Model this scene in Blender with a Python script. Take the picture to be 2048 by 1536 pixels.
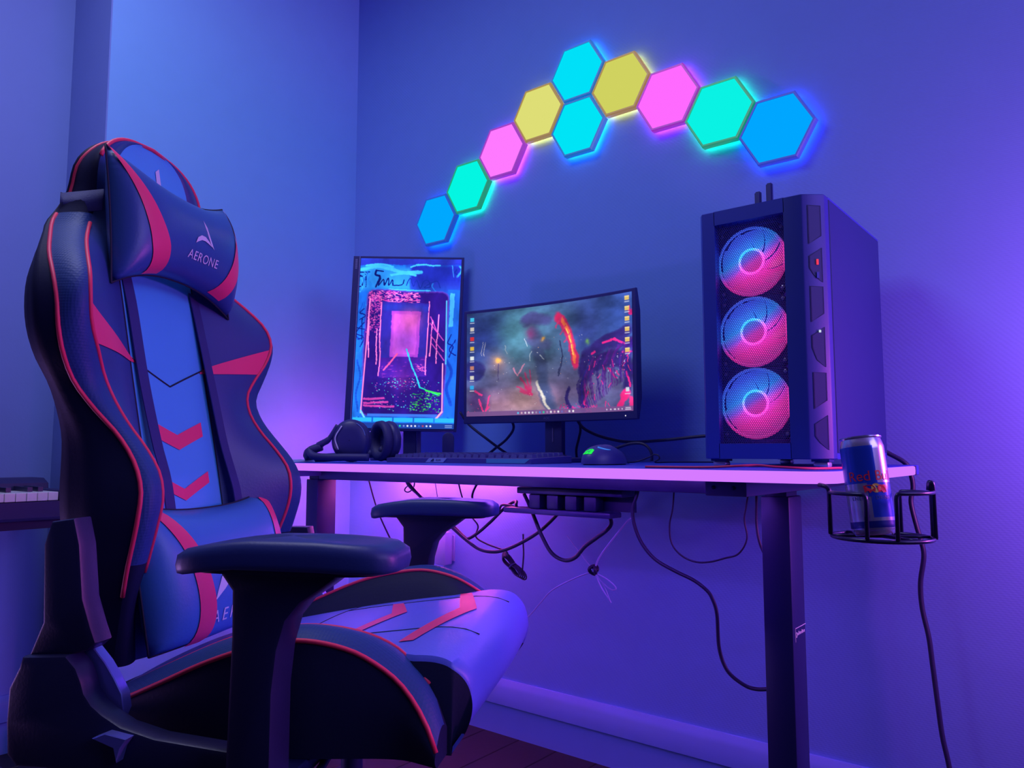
import bpy, bmesh, math, random
import numpy as np
from mathutils import Vector, Matrix

random.seed(7)
rng = np.random.default_rng(7)
for o in list(bpy.data.objects):
    bpy.data.objects.remove(o, do_unlink=True)
SC = bpy.context.scene
COL = SC.collection

# ------------------------------------------------------------------ camera
cam_d = bpy.data.cameras.new('camera')
cam_d.sensor_fit = 'HORIZONTAL'; cam_d.sensor_width = 36.0
cam_d.lens = 36.0 * 1511.4 / 2048.0
cam_d.clip_start = 0.02
cam = bpy.data.objects.new('camera', cam_d); COL.objects.link(cam)
cam.location = (2.092, -1.700, 0.79)
cam.rotation_euler = (math.radians(90 + 5.085), 0, math.radians(38.9126))
SC.camera = cam

# ------------------------------------------------------------------ exposure / world / lights
SC.view_settings.view_transform = 'Standard'
SC.view_settings.look = 'None'
SC.view_settings.exposure = 0.0
SC.view_settings.gamma = 1.0
SC.view_settings.use_curve_mapping = False
W = bpy.data.worlds.new('room_ambient'); SC.world = W
W.use_nodes = True
bg = W.node_tree.nodes['Background']
bg.inputs[0].default_value = (0.22, 0.16, 0.75, 1)
bg.inputs[1].default_value = 0.07

def lamp(name, typ, loc, energy, color, size=0.2, size_y=None, target=None, spread=None):
    d = bpy.data.lights.new(name, typ); d.energy = energy; d.color = color
    if typ == 'AREA':
        d.size = size
        if size_y: d.shape = 'RECTANGLE'; d.size_y = size_y
        if spread: d.spread = math.radians(spread)
    else:
        d.shadow_soft_size = size
    o = bpy.data.objects.new(name, d); COL.objects.link(o); o.location = loc
    if target is not None:
        o.rotation_euler = (Vector(target) - Vector(loc)).to_track_quat('-Z', 'Y').to_euler()
    return o
# unseen blue area light at the open right-hand side of the room
lamp('blue_room_light', 'AREA', (3.9, -0.75, 1.95), 26, (0.42, 0.36, 1.0), 1.6, 1.0, (0.2, -0.75, 1.15))
# cool ceiling lamp above the chair
lamp('ceiling_light', 'AREA', (0.75, -1.30, 2.45), 13.5, (0.66, 0.70, 1.0), 0.7, 0.7, (0.75, -1.30, 0.0))
# unseen violet point light added right of the frame to light the wall
lamp('violet_wall_glow', 'POINT', (2.40, -0.24, 0.90), 21, (1.15, 0.17, 1.0), 0.08)
# unseen violet point light added left of the frame to brighten the alcove
lamp('violet_alcove_fill', 'POINT', (0.10, -1.75, 0.34), 13, (0.62, 0.30, 1.0), 0.10)

# ------------------------------------------------------------------ helpers
def srgb(c):
    c = np.asarray(c, float) / 255.0
    return tuple(np.where(c <= 0.04045, c / 12.92, ((c + 0.055) / 1.055) ** 2.4))

def mat(name, color, rough=0.5, metal=0.0, spec=0.5, emit=None, estr=0.0, bump=None, var=0.0, coat=0.0, sheen=0.0):
    """procedural principled material; bump=(kind, scale, strength)"""
    m = bpy.data.materials.new(name); m.use_nodes = True
    nt = m.node_tree; b = nt.nodes['Principled BSDF']
    b.inputs['Base Color'].default_value = (*color, 1)
    b.inputs['Roughness'].default_value = rough
    b.inputs['Metallic'].default_value = metal
    b.inputs['Specular IOR Level'].default_value = spec
    b.inputs['Coat Weight'].default_value = coat
    if emit is not None:
        b.inputs['Emission Color'].default_value = (*emit, 1)
        b.inputs['Emission Strength'].default_value = estr
    tc = nt.nodes.new('ShaderNodeTexCoord')
    nz = nt.nodes.new('ShaderNodeTexNoise'); nz.inputs['Scale'].default_value = 14
    nz.inputs['Detail'].default_value = 4
    nt.links.new(tc.outputs['Object'], nz.inputs['Vector'])
    if var > 0:
        rmp = nt.nodes.new('ShaderNodeMapRange')
        rmp.inputs['To Min'].default_value = 1 - var; rmp.inputs['To Max'].default_value = 1 + var
        nt.links.new(nz.outputs['Fac'], rmp.inputs['Value'])
        mx = nt.nodes.new('ShaderNodeVectorMath'); mx.operation = 'SCALE'
        mx.inputs[0].default_value = color
        nt.links.new(rmp.outputs[0], mx.inputs['Scale'])
        nt.links.new(mx.outputs[0], b.inputs['Base Color'])
    if bump:
        kind, scale, st = bump
        bp = nt.nodes.new('ShaderNodeBump'); bp.inputs['Strength'].default_value = st
        bp.inputs['Distance'].default_value = 0.002
        if kind == 'noise':
            t = nt.nodes.new('ShaderNodeTexNoise'); t.inputs['Scale'].default_value = scale; t.inputs['Detail'].default_value = 5
            nt.links.new(tc.outputs['Object'], t.inputs['Vector']); out = t.outputs['Fac']
        elif kind == 'voronoi':
            t = nt.nodes.new('ShaderNodeTexVoronoi'); t.inputs['Scale'].default_value = scale; t.inputs['Randomness'].default_value = 0.0
            nt.links.new(tc.outputs['Object'], t.inputs['Vector']); out = t.outputs['Distance']
        else:  # weave: two crossed band waves plus a little noise
            a = nt.nodes.new('ShaderNodeTexWave'); a.bands_direction = 'Z'; a.inputs['Scale'].default_value = scale
            a.inputs['Distortion'].default_value = 1.2; a.inputs['Detail'].default_value = 1.5
            c = nt.nodes.new('ShaderNodeTexWave'); c.bands_direction = 'DIAGONAL'; c.inputs['Scale'].default_value = scale * 0.8
            c.inputs['Distortion'].default_value = 1.6
            for w_ in (a, c): nt.links.new(tc.outputs['Object'], w_.inputs['Vector'])
            ad = nt.nodes.new('ShaderNodeMath'); ad.operation = 'ADD'
            nt.links.new(a.outputs['Fac'], ad.inputs[0]); nt.links.new(c.outputs['Fac'], ad.inputs[1]); out = ad.outputs[0]
        nt.links.new(out, bp.inputs['Height']); nt.links.new(bp.outputs[0], b.inputs['Normal'])
    return m

def emat(name, color, strength):
    m = bpy.data.materials.new(name); m.use_nodes = True
    nt = m.node_tree; nt.nodes.clear()
    o = nt.nodes.new('ShaderNodeOutputMaterial'); e = nt.nodes.new('ShaderNodeEmission')
    e.inputs[0].default_value = (*color, 1); e.inputs[1].default_value = strength
    nt.links.new(e.outputs[0], o.inputs[0]); return m

def tag(o, label=None, cat=None, group=None, kind=None):
    if label: o['label'] = label
    if cat: o['category'] = cat
    if group: o['group'] = group
    if kind: o['kind'] = kind
    return o

def thing(name, loc, label, cat, group=None, rz=0.0):
    o = bpy.data.objects.new(name, None); o.empty_display_size = 0.05
    COL.objects.link(o); o.location = loc; o.rotation_euler = (0, 0, rz)
    tag(o, label, cat, group); return o

def link_mesh(name, me, m, parent=None, smooth=False):
    if m is not None:
        me.materials.clear(); me.materials.append(m)
    if smooth:
        me.polygons.foreach_set('use_smooth', [True] * len(me.polygons))
    o = bpy.data.objects.new(name, me); COL.objects.link(o)
    if parent: o.parent = parent
    return o

def mesh(name, verts, faces, m, parent=None, smooth=False):
    me = bpy.data.meshes.new(name)
    me.from_pydata([tuple(map(float, v)) for v in verts], [], faces); me.update()
    return link_mesh(name, me, m, parent, smooth)

def bm_obj(name, bm, m, parent=None, smooth=False):
    bmesh.ops.recalc_face_normals(bm, faces=bm.faces[:])
    me = bpy.data.meshes.new(name); bm.to_mesh(me); bm.free()
    return link_mesh(name, me, m, parent, smooth)

def auto_smooth(o, ang=35):
    """smooth shading with sharp edges above the angle"""
    me = o.data; bm = bmesh.new(); bm.from_mesh(me)
    for e in bm.edges:
        e.smooth = not (len(e.link_faces) == 2 and e.calc_face_angle(0) > math.radians(ang))
    for f in bm.faces: f.smooth = True
    bm.to_mesh(me); bm.free(); return o

def bm_box(bm, lo, hi):
    x0, y0, z0 = lo; x1, y1, z1 = hi
    v = [bm.verts.new(p) for p in ((x0,y0,z0),(x1,y0,z0),(x1,y1,z0),(x0,y1,z0),(x0,y0,z1),(x1,y0,z1),(x1,y1,z1),(x0,y1,z1))]
    for f in ((0,3,2,1),(4,5,6,7),(0,1,5,4),(1,2,6,5),(2,3,7,6),(3,0,4,7)):
        bm.faces.new([v[i] for i in f])
    return v

def box(name, lo, hi, m, parent=None, bevel=0.0, seg=2):
    bm = bmesh.new(); bm_box(bm, lo, hi)
    if bevel > 0:
        bmesh.ops.bevel(bm, geom=bm.edges[:], offset=bevel, segments=seg, affect='EDGES', profile=0.5)
    o = bm_obj(name, bm, m, parent)
    if bevel > 0: auto_smooth(o, 40)
    return o

def prism(name, pts, fn, d0, d1, m, parent=None, bevel=0.0, seg=2):
    """closed 2-D outline pts extruded between depths d0..d1; fn(u, v, d) -> xyz"""
    bm = bmesh.new()
    a = [bm.verts.new(fn(u, v, d0)) for u, v in pts]
    b = [bm.verts.new(fn(u, v, d1)) for u, v in pts]
    n = len(pts)
    bm.faces.new(a); bm.faces.new(b[::-1])
    for i in range(n):
        bm.faces.new((a[i], b[i], b[(i + 1) % n], a[(i + 1) % n]))
    bmesh.ops.recalc_face_normals(bm, faces=bm.faces[:])
    if bevel > 0:
        cap = [e for e in bm.edges if (e.verts[0] in a and e.verts[1] in a) or (e.verts[0] in b and e.verts[1] in b)]
        bmesh.ops.bevel(bm, geom=cap, offset=bevel, segments=seg, affect='EDGES', profile=0.5)
    o = bm_obj(name, bm, m, parent); auto_smooth(o, 38); return o

def catmull(pts, n=8, closed=False):
    P = [np.array(p, float) for p in pts]
    if len(P) < 3: return [P[0] + (P[1] - P[0]) * t for t in np.linspace(0, 1, n + 1)]
    out = []; N = len(P); rngi = range(N if closed else N - 1)
    for i in rngi:
        p1, p2 = P[i], P[(i + 1) % N]
        p0 = P[i - 1] if (closed or i > 0) else 2 * p1 - p2
        p3 = P[(i + 2) % N] if (closed or i + 2 < N) else 2 * p2 - p1
        for t in np.arange(n) / n:
            out.append(0.5 * ((2 * p1) + (-p0 + p2) * t + (2 * p0 - 5 * p1 + 4 * p2 - p3) * t * t + (-p0 + 3 * p1 - 3 * p2 + p3) * t ** 3))
    if not closed: out.append(P[-1])
    return out

def tube_data(path, rad, sides=8, closed=False):
    P = [Vector(p) for p in path]; n = len(P); V = []; F = []
    prev = None
    for i in range(n):
        if closed: t = (P[(i + 1) % n] - P[i - 1]).normalized()
        else: t = (P[min(i + 1, n - 1)] - P[max(i - 1, 0)]).normalized()
        if prev is None:
            ref = Vector((0, 0, 1)) if abs(t.z) < 0.9 else Vector((1, 0, 0))
            nrm = (ref - t * ref.dot(t)).normalized()
        else:
            nrm = prev - t * prev.dot(t)
            nrm = nrm.normalized() if nrm.length > 1e-6 else t.orthogonal().normalized()
        prev = nrm; bn = t.cross(nrm)
        r = rad[i] if hasattr(rad, '__len__') else rad
        for k in range(sides):
            a = 2 * math.pi * k / sides
            V.append(tuple(P[i] + (nrm * math.cos(a) + bn * math.sin(a)) * r))
    m = n if closed else n - 1
    for i in range(m):
        for k in range(sides):
            a = i * sides + k; b = i * sides + (k + 1) % sides
            c = ((i + 1) % n) * sides + (k + 1) % sides; d = ((i + 1) % n) * sides + k
            F.append((a, b, c, d))
    if not closed:
        F.append(tuple(range(sides))[::-1]); F.append(tuple((n - 1) * sides + k for k in range(sides)))
    return V, F

def tube(name, pts, rad, m, parent=None, n=8, sides=8, closed=False, raw=False):
    path = pts if raw else catmull(pts, n, closed)
    V, F = tube_data(path, rad, sides, closed)
    return mesh(name, V, F, m, parent, True)

def grid_faces(nr, nc, close_c=False, off=0):
    F = []
    for i in range(nr - 1):
        for j in range(nc if close_c else nc - 1):
            F.append((off + i * nc + j, off + i * nc + (j + 1) % nc, off + (i + 1) * nc + (j + 1) % nc, off + (i + 1) * nc + j))
    return F

def surf(name, fn, us, vs, m, parent=None, thick=0.0, close_u=False):
    """grid surface of fn(u, v); optional solidify thickness"""
    V = [fn(u, v) for v in vs for u in us]
    o = mesh(name, V, grid_faces(len(vs), len(us), close_u), m, parent, True)
    if thick:
        md = o.modifiers.new('thickness', 'SOLIDIFY'); md.thickness = abs(thick); md.offset = 1 if thick > 0 else -1
    return o

def lathe(name, prof, m, parent=None, seg=32, origin=(0, 0, 0), axis=None):
    """revolve (r, z) profile about local Z, optionally re-oriented along axis"""
    R = Matrix.Identity(3)
    if axis is not None: R = Vector(axis).to_track_quat('Z', 'Y').to_matrix()
    V = []; F = []
    for r, z in prof:
        for k in range(seg):
            a = 2 * math.pi * k / seg
            V.append(tuple(R @ Vector((r * math.cos(a), r * math.sin(a), z)) + Vector(origin)))
    F = grid_faces(len(prof), seg, True)
    F.append(tuple(range(seg))[::-1]); F.append(tuple((len(prof) - 1) * seg + k for k in range(seg)))
    o = mesh(name, V, F, m, parent, True); auto_smooth(o, 40); return o

def interp(tab, x):
    """smooth (Catmull-Rom style) interpolation of table rows (x, a, b, ...) with ascending x"""
    T = np.array(tab, float); xs = T[:, 0]
    x = min(max(x, xs[0]), xs[-1])
    i = int(min(max(np.searchsorted(xs, x) - 1, 0), len(xs) - 2))
    h = xs[i + 1] - xs[i]; t = (x - xs[i]) / h
    def slope(k):
        if k == 0: return (T[1] - T[0]) / (xs[1] - xs[0])
        if k == len(xs) - 1: return (T[-1] - T[-2]) / (xs[-1] - xs[-2])
        return (T[k + 1] - T[k - 1]) / (xs[k + 1] - xs[k - 1])
    m0, m1 = slope(i) * h, slope(i + 1) * h
    r = (2*t**3-3*t*t+1)*T[i] + (t**3-2*t*t+t)*m0 + (-2*t**3+3*t*t)*T[i+1] + (t**3-t*t)*m1
    return r[1:]

def text_tris(txt, size=1.0, space=1.0, shear=0.0):
    """lettering as flat triangulated mesh data centred on the origin"""
    c = bpy.data.curves.new('lettering', 'FONT'); c.body = txt; c.size = size
    c.align_x = 'CENTER'; c.align_y = 'CENTER'; c.space_character = space; c.shear = shear
    o = bpy.data.objects.new('lettering', c); COL.objects.link(o)
    dg = bpy.context.evaluated_depsgraph_get(); dg.update()
    me = o.evaluated_get(dg).to_mesh()
    V = [tuple(v.co) for v in me.vertices]; F = [tuple(p.vertices) for p in me.polygons]
    o.evaluated_get(dg).to_mesh_clear()
    bpy.data.objects.remove(o, do_unlink=True); bpy.data.curves.remove(c)
    return V, F

def text_on(name, txt, fn, size, m, parent=None, space=1.0, shear=0.0):
    V, F = text_tris(txt, size, space, shear)
    return mesh(name, [fn(x, y) for x, y, _ in V], F, m, parent)

# ------------------------------------------------------------------ materials
M = {}  # blue veiling glare is put into the dark base colours
M['wall'] = mat('pale_blue_woven_wallpaper', (0.155, 0.32, 0.80), 0.75, bump=('weave', 75, 0.06), var=0.03)  # blue of the room light partly put into the wall colour
M['wall_smooth'] = mat('wall_paint_lit', (0.205, 0.46, 0.90), 0.7, bump=('noise', 180, 0.12), var=0.03)  # brighter copy: light on the left wall put into the colour
M['wall_alcove'] = mat('wall_paint_shaded', (0.19, 0.28, 0.68), 0.7, bump=('noise', 180, 0.12), var=0.03)  # darker copy: shade of alcove and pier end put into the colour
M['ceiling'] = mat('ceiling_paint', (0.6, 0.6, 0.62), 0.8)
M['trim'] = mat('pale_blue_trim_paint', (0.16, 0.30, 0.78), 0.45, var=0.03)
M['plank'] = mat('dark_oak_plank', (0.013, 0.009, 0.014), 0.5, bump=('noise', 60, 0.15), var=0.25)
M['underfloor'] = mat('dark_subfloor', (0.03, 0.02, 0.02), 0.9)
M['desk'] = mat('dark_desktop_laminate', (0.035, 0.065, 0.70), 0.45, bump=('noise', 220, 0.05), var=0.05)
M['metal_dark'] = mat('dark_powder_coated_steel', (0.012, 0.014, 0.10), 0.45, 0.2, bump=('noise', 400, 0.06), var=0.06)
M['metal_mid'] = mat('grey_bracket_steel', (0.12, 0.10, 0.30), 0.5, 0.2)
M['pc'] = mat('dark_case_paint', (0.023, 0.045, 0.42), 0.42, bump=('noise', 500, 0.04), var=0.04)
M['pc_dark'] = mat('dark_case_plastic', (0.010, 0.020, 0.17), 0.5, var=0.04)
M['pc_corner_dim'] = mat('case_paint_corner_dim', (0.014, 0.032, 0.28), 0.5, bump=('noise', 500, 0.04), var=0.04)  # dimmed copy of the case paint, holds back the bright chamfer
M['mesh'] = mat('dust_mesh_steel', (0.06, 0.05, 0.30), 0.5, 0.3)
M['chrome'] = mat('silver_foot', (0.75, 0.75, 0.82), 0.25, 0.6)
M['plastic'] = mat('black_plastic', (0.012, 0.014, 0.065), 0.42, bump=('noise', 300, 0.08), var=0.05)
M['plastic_b'] = mat('dark_bezel_plastic', (0.028, 0.028, 0.17), 0.45, var=0.04)
M['rubber'] = mat('black_cable_rubber', (0.014, 0.012, 0.075), 0.5, var=0.05)
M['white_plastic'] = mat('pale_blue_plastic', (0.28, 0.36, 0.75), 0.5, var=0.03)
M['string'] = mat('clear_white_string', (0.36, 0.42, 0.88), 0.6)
M['leather'] = mat('leather_blue_lit', (0.032, 0.105, 0.34), 0.40, spec=0.6, bump=('noise', 260, 0.10), var=0.06)  # black leather with blue light put into its colour
M['leather_lit_c'] = mat('leather_centre_lit', (0.085, 0.48, 0.90), 0.42, spec=0.6, bump=('noise', 260, 0.10), var=0.05)  # lit copy: light on the backrest centre put into the colour
M['leather_shade'] = mat('leather_side_shaded', (0.012, 0.015, 0.055), 0.6, spec=0.18, bump=('noise', 260, 0.10), var=0.06)  # shaded copy of the leather, for faces that stay dark
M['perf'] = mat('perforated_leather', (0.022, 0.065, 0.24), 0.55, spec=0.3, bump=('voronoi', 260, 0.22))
M['leather_dim_w'] = mat('leather_wing_dim', (0.030, 0.062, 0.25), 0.42, spec=0.6, bump=('noise', 260, 0.10), var=0.06)  # dimmer copy: shade on the wings put into the colour
M['leather_lit_s'] = mat('leather_seat_lit', (0.13, 0.17, 0.84), 0.40, spec=0.6, bump=('noise', 260, 0.10), var=0.05)  # lit copy: violet light on the seat put into the colour
M['pc_side_dim'] = mat('case_paint_side_dim', (0.010, 0.025, 0.155), 0.42, bump=('noise', 500, 0.04), var=0.04)  # dimmed copy of the case paint, shading put into the colour
M['leather_lit_l'] = mat('leather_lumbar_lit', (0.055, 0.22, 0.60), 0.42, spec=0.6, bump=('noise', 260, 0.10), var=0.05)  # lit copy: light on the lumbar pillow put into the colour
M['pad'] = mat('arm_pad_foam', (0.022, 0.045, 0.20), 0.45, bump=('noise', 300, 0.08), var=0.04)
M['red'] = mat('red_leather', (1.0, 0.06, 0.20), 0.42, spec=0.5, bump=('noise', 260, 0.08), var=0.04)
M['piping'] = mat('red_piping', (0.9, 0.04, 0.12), 0.5)
M['belt'] = mat('nylon_webbing', (0.03, 0.035, 0.18), 0.7, bump=('noise', 500, 0.2))
M['stitch'] = mat('silver_embroidery', (0.78, 0.80, 0.90), 0.5)
M['seam'] = mat('black_seam', (0.012, 0.014, 0.04), 0.7)
M['steel'] = mat('steel_blue_lit', (0.22, 0.25, 0.80), 0.35, 0.6)  # plain steel with the bracket's blue light put into the colour
M['key'] = mat('white_piano_key', (0.80, 0.80, 0.84), 0.3)
M['bkey'] = mat('black_piano_key', (0.02, 0.02, 0.08), 0.35)
M['piano'] = mat('piano_case', (0.028, 0.024, 0.12), 0.5, var=0.05)

# ================================================================== the room
def struct(o): o['kind'] = 'structure'; return o
XR, YF, ZC = 4.3, -3.4, 2.6
AX, PY = -0.246, -0.856        # alcove depth, end of the wall pier
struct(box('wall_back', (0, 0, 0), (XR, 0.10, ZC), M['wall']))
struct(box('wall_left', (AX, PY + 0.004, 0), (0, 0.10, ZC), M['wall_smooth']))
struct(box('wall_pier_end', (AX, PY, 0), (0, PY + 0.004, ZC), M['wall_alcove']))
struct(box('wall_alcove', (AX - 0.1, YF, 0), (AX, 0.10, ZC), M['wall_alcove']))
struct(box('ceiling', (AX - 0.1, YF, ZC), (XR, 0.1, ZC + 0.08), M['ceiling']))
fl = struct(box('floor', (AX - 0.1, YF, -0.06), (XR, 0.1, -0.014), M['underfloor']))
pw = 0.125
pm = {}
def plank_mesh(L):
    k = round(L, 3)
    if k not in pm:
        bm = bmesh.new(); bm_box(bm, (0.001, 0.001, -0.014), (pw - 0.001, L - 0.001, 0.0))
        bmesh.ops.bevel(bm, geom=[e for e in bm.edges if e.verts[0].co.z > -0.001 and e.verts[1].co.z > -0.001], offset=0.0015, segments=1, affect='EDGES')
        bmesh.ops.recalc_face_normals(bm, faces=bm.faces[:])
        me = bpy.data.meshes.new('plank'); bm.to_mesh(me); bm.free(); me.materials.append(M['plank']); pm[k] = me
    return pm[k]
x = AX; i = 0
while x < 3.2:
    cuts = [YF, -2.3 + 0.37 * (i % 3), -1.15 + 0.29 * ((i * 2) % 5) - 0.4, 0.0]
    for a, b in zip(cuts[:-1], cuts[1:]):
        p = bpy.data.objects.new('plank', plank_mesh(round(b - a, 3))); COL.objects.link(p)
        p.location = (x, a, 0); p.parent = fl
    x += pw; i += 1

def skirting(name, fn, L):
    """two-step skirting board; fn(s, d, z): s along, d out of the wall"""
    e = bpy.data.objects.new(name, None); COL.objects.link(e); e['kind'] = 'structure'
    lower = [(0, 0), (0.011, 0), (0.011, 0.078), (0.009, 0.080), (0, 0.080)]
    upper = [(0, 0.083), (0.017, 0.083), (0.017, 0.128), (0.013, 0.137), (0.006, 0.149), (0, 0.149)]
    for nm, pr in (('lower_board', lower), ('upper_board', upper)):
        prism(nm, pr, lambda d, z, s: fn(s, d, z), 0, L, M['trim'], e)
    return e
skirting('baseboard_back', lambda s, d, z: (0.02 + s, -d, z), 4.2)
skirting('baseboard_left', lambda s, d, z: (d, -s, z), -PY)
skirting('baseboard_pier', lambda s, d, z: (AX + s, PY - d, z), -AX + 0.017)
skirting('baseboard_alcove', lambda s, d, z: (AX + d, PY - s, z), 2.4)

# ================================================================== hexagon light panels
HS = 0.09046; HX, HZ = 0.430, 1.522; h3 = math.sqrt(3)
hexes = [
 ('A', 0, 0, (0, 168, 255), 'sky blue hexagon light panel at the lower left end of the arc'),
 ('B', 1.5, h3/2, (4, 246, 226), 'turquoise hexagon light panel second from the left end'),
 ('C', 3, h3, (255, 122, 255), 'pink hexagon light panel third from the left end'),
 ('D', 4.5, 1.5*h3, (222, 222, 118), 'pale yellow hexagon light panel left of the two cyan ones'),
 ('E', 6, 2*h3, (0, 224, 248), 'cyan hexagon light panel at the very top of the arc'),
 ('F', 6, h3, (0, 228, 246), 'cyan hexagon light panel hanging below the topmost panel'),
 ('G', 7.5, 1.5*h3, (208, 210, 96), 'olive yellow hexagon light panel right of the two cyan ones'),
 ('H', 9, h3, (255, 106, 255), 'pink hexagon light panel between the yellow and turquoise ones on the right'),
 ('I', 10.5, h3/2, (10, 242, 228), 'large turquoise hexagon light panel second from the right end'),
 ('J', 12, 0, (0, 166, 255), 'deep sky blue hexagon light panel at the far right end'),
]
GLOW = {'A': (0.0, 0.16, 1.0), 'B': (0.0, 0.75, 0.25), 'C': (0.75, 0.06, 0.95), 'D': (0.85, 0.55, 0.05), 'E': (0.0, 0.35, 1.0), 'F': (0.0, 0.35, 1.0),
        'G': (0.8, 0.5, 0.05), 'H': (0.75, 0.05, 0.95), 'I': (0.0, 0.75, 0.25), 'J': (0.0, 0.10, 1.0)}
def hexring(R, y, n=6):
    return [(R * math.cos(math.pi / 3 * k), y, R * math.sin(math.pi / 3 * k)) for k in range(6)]
for key, hx, hz, col, lab in hexes:
    t = thing('hexagon_light', (HX + hx * HS, -0.013, HZ + hz * HS), lab, 'light panel', 'hexagon light panels in an arc on the wall')
    g = GLOW[key]; lin = srgb(col)
    rim = mat('panel_rim', (0.10 + 0.25 * g[0], 0.10 + 0.25 * g[1], 0.10 + 0.25 * g[2]), 0.4, emit=g, estr=0.32)
    V = hexring(HS * 0.985, 0) + hexring(HS * 0.985, -0.014) + hexring(HS * 0.955, -0.0175) + hexring(HS * 0.905, -0.0175) + hexring(HS * 0.905, -0.014)
    F = []
    for r in range(4):
        for k in range(6): F.append((r*6+k, r*6+(k+1) % 6, (r+1)*6+(k+1) % 6, (r+1)*6+k))
    F.append(tuple(range(6)))
    mesh('frame', V, F, rim, t)
    V = hexring(HS * 0.905, -0.015) + hexring(HS * 0.87, -0.0175) + [(0, -0.0182, 0)]
    F = [(k, (k+1) % 6, 6+(k+1) % 6, 6+k) for k in range(6)] + [(6+k, 6+(k+1) % 6, 12) for k in range(6)]
    mesh('diffuser', V, F, emat('panel_light', lin, 1.0), t)
    V = hexring(HS * 0.93, 0.0012) + hexring(HS * 0.80, 0.0012)
    F = [(k, (k+1) % 6, 6+(k+1) % 6, 6+k) for k in range(6)]
    V += hexring(HS * 0.93, 0.0032); F += [(k, 12 + k, 12 + (k+1) % 6, (k+1) % 6) for k in range(6)]
    mesh('back_light', V, F, emat('panel_back_light', g, 17.0), t)
    # adhesive mount that carries the panel on the wall
    V = hexring(HS * 0.35, 0.0) + hexring(HS * 0.35, 0.013)
    F = [(k, (k+1) % 6, 6+(k+1) % 6, 6+k) for k in range(6)] + [tuple(range(6)), tuple(range(6, 12))]
    mesh('mount', V, F, M['plastic'], t)

# ================================================================== desk
DX0, DX1, DY0, DY1, DZ = 0.22, 1.785, -0.65, -0.045, 0.7635
DT = 0.018
desk = thing('standing_desk', (1.0, -0.35, 0), 'long dark standing desk on two steel column legs', 'desk')
DO = Vector((1.0, -0.35, 0))
def dl(p): return tuple(Vector(p) - DO)
def rrect(x0, x1, y0, y1, r, n=8):
    out = []
    for cx, cy, a0 in ((x1-r, y1-r, 0), (x0+r, y1-r, 90), (x0+r, y0+r, 180), (x1-r, y0+r, 270)):
        for k in range(n + 1):
            a = math.radians(a0 + 90 * k / n); out.append((cx + r*math.cos(a), cy + r*math.sin(a)))
    return out
prism('tabletop', rrect(DX0, DX1, DY0, DY1, 0.045), lambda u, v, d: dl((u, v, d)), DZ - DT, DZ, M['desk'], desk, 0.0015, 1)
LY0, LY1 = -0.385, -0.320
for (x0, x1, nm) in ((0.280, 0.332, 'l'), (1.590, 1.640, 'r')):
    box('leg', dl((x0, LY0, 0.03)), dl((x1, LY1, 0.712)), M['metal_dark'], desk, 0.003)
    box('leg_sleeve', dl((x0 + 0.006, LY0 + 0.006, 0.700)), dl((x1 - 0.006, LY1 - 0.006, 0.7455)), M['metal_dark'], desk)
    box('foot', dl((x0 - 0.008, -0.62, 0.0)), dl((x1 + 0.008, -0.08, 0.032)), M['metal_dark'], desk, 0.006)
    box('side_bracket', dl((x0 - 0.004, -0.60, 0.722)), dl((x1 + 0.012, -0.09, 0.7455)), M['metal_mid'], desk, 0.002)
box('crossbeam', dl((0.332, LY0 + 0.003, 0.712)), dl((1.590, LY0 + 0.040, 0.7455)), M['metal_dark'], desk, 0.002)
box('crossbeam', dl((0.332, LY1 - 0.032, 0.712)), dl((1.590, LY1 - 0.004, 0.7455)), M['metal_dark'], desk, 0.002)
for bx in (1.60, 1.632):
    lathe('bolt', [(0.003, 0), (0.003, 0.002), (0.0015, 0.003)], M['metal_dark'], desk, 10, dl((bx, -0.600, 0.735)), (0, -1, 0))
# white-outlined maker's label on the right leg
lx = 1.6403
lab = M['stitch']
def lbl(y0, y1, z0, z1, nm='label_mark'):
    return box(nm, dl((lx - 0.0002, y0, z0)), dl((lx + 0.0004, y1, z1)), lab, desk)
lbl(-0.375, -0.3742, 0.467, 0.490, 'label_outline'); lbl(-0.375, -0.322, 0.4892, 0.490, 'label_outline')
ring = [(lx + 0.0003, -0.3705 + 0.0028*math.cos(a), 0.4785 + 0.0042*math.sin(a)) for a in np.linspace(0, 2*math.pi, 17)[:-1]]
tube('label_mark', [dl(p) for p in ring], 0.0005, lab, desk, closed=True, raw=True, sides=5)
for k in range(7): lbl(-0.365 + k*0.0055, -0.3622 + k*0.0055, 0.477, 0.481 + 0.002*(k % 3 == 1))

# LED strip stuck around the desk edge (left, front and right)
out = rrect(DX0 - 0.0005, DX1 + 0.0005, DY0 - 0.0005, DY1, 0.0455, 8)
path = [(DX0 - 0.0005, -0.12)] + out[18:27] + out[27:36] + [(DX1 + 0.0005, -0.135)]
V = []; F = []
z0, z1 = DZ - 0.0175, DZ - 0.0008
for j, (px, py) in enumerate(path):
    a = np.array(path[max(j-1, 0)]); b = np.array(path[min(j+1, len(path)-1)]); t_ = (b - a) / np.linalg.norm(b - a)
    nx, ny = t_[1], -t_[0]
    V += [(px, py, z0), (px + nx*0.003, py + ny*0.003, z0 + 0.0015), (px + nx*0.0035, py + ny*0.0035, (z0+z1)/2), (px + nx*0.003, py + ny*0.003, z1 - 0.0015), (px, py, z1)]
n_ = len(path)
F = grid_faces(n_, 5) + [tuple(range(5)), tuple(range((n_-1)*5, n_*5))[::-1]] + [(i*5, (i+1)*5, (i+1)*5+4, i*5+4) for i in range(n_-1)]
strip = thing('led_strip', (1.0, -0.65, DZ - 0.018), 'glowing pink violet LED strip along the front edge of the desk', 'led strip')
SO = Vector((1.0, -0.65, DZ - 0.018))
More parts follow.
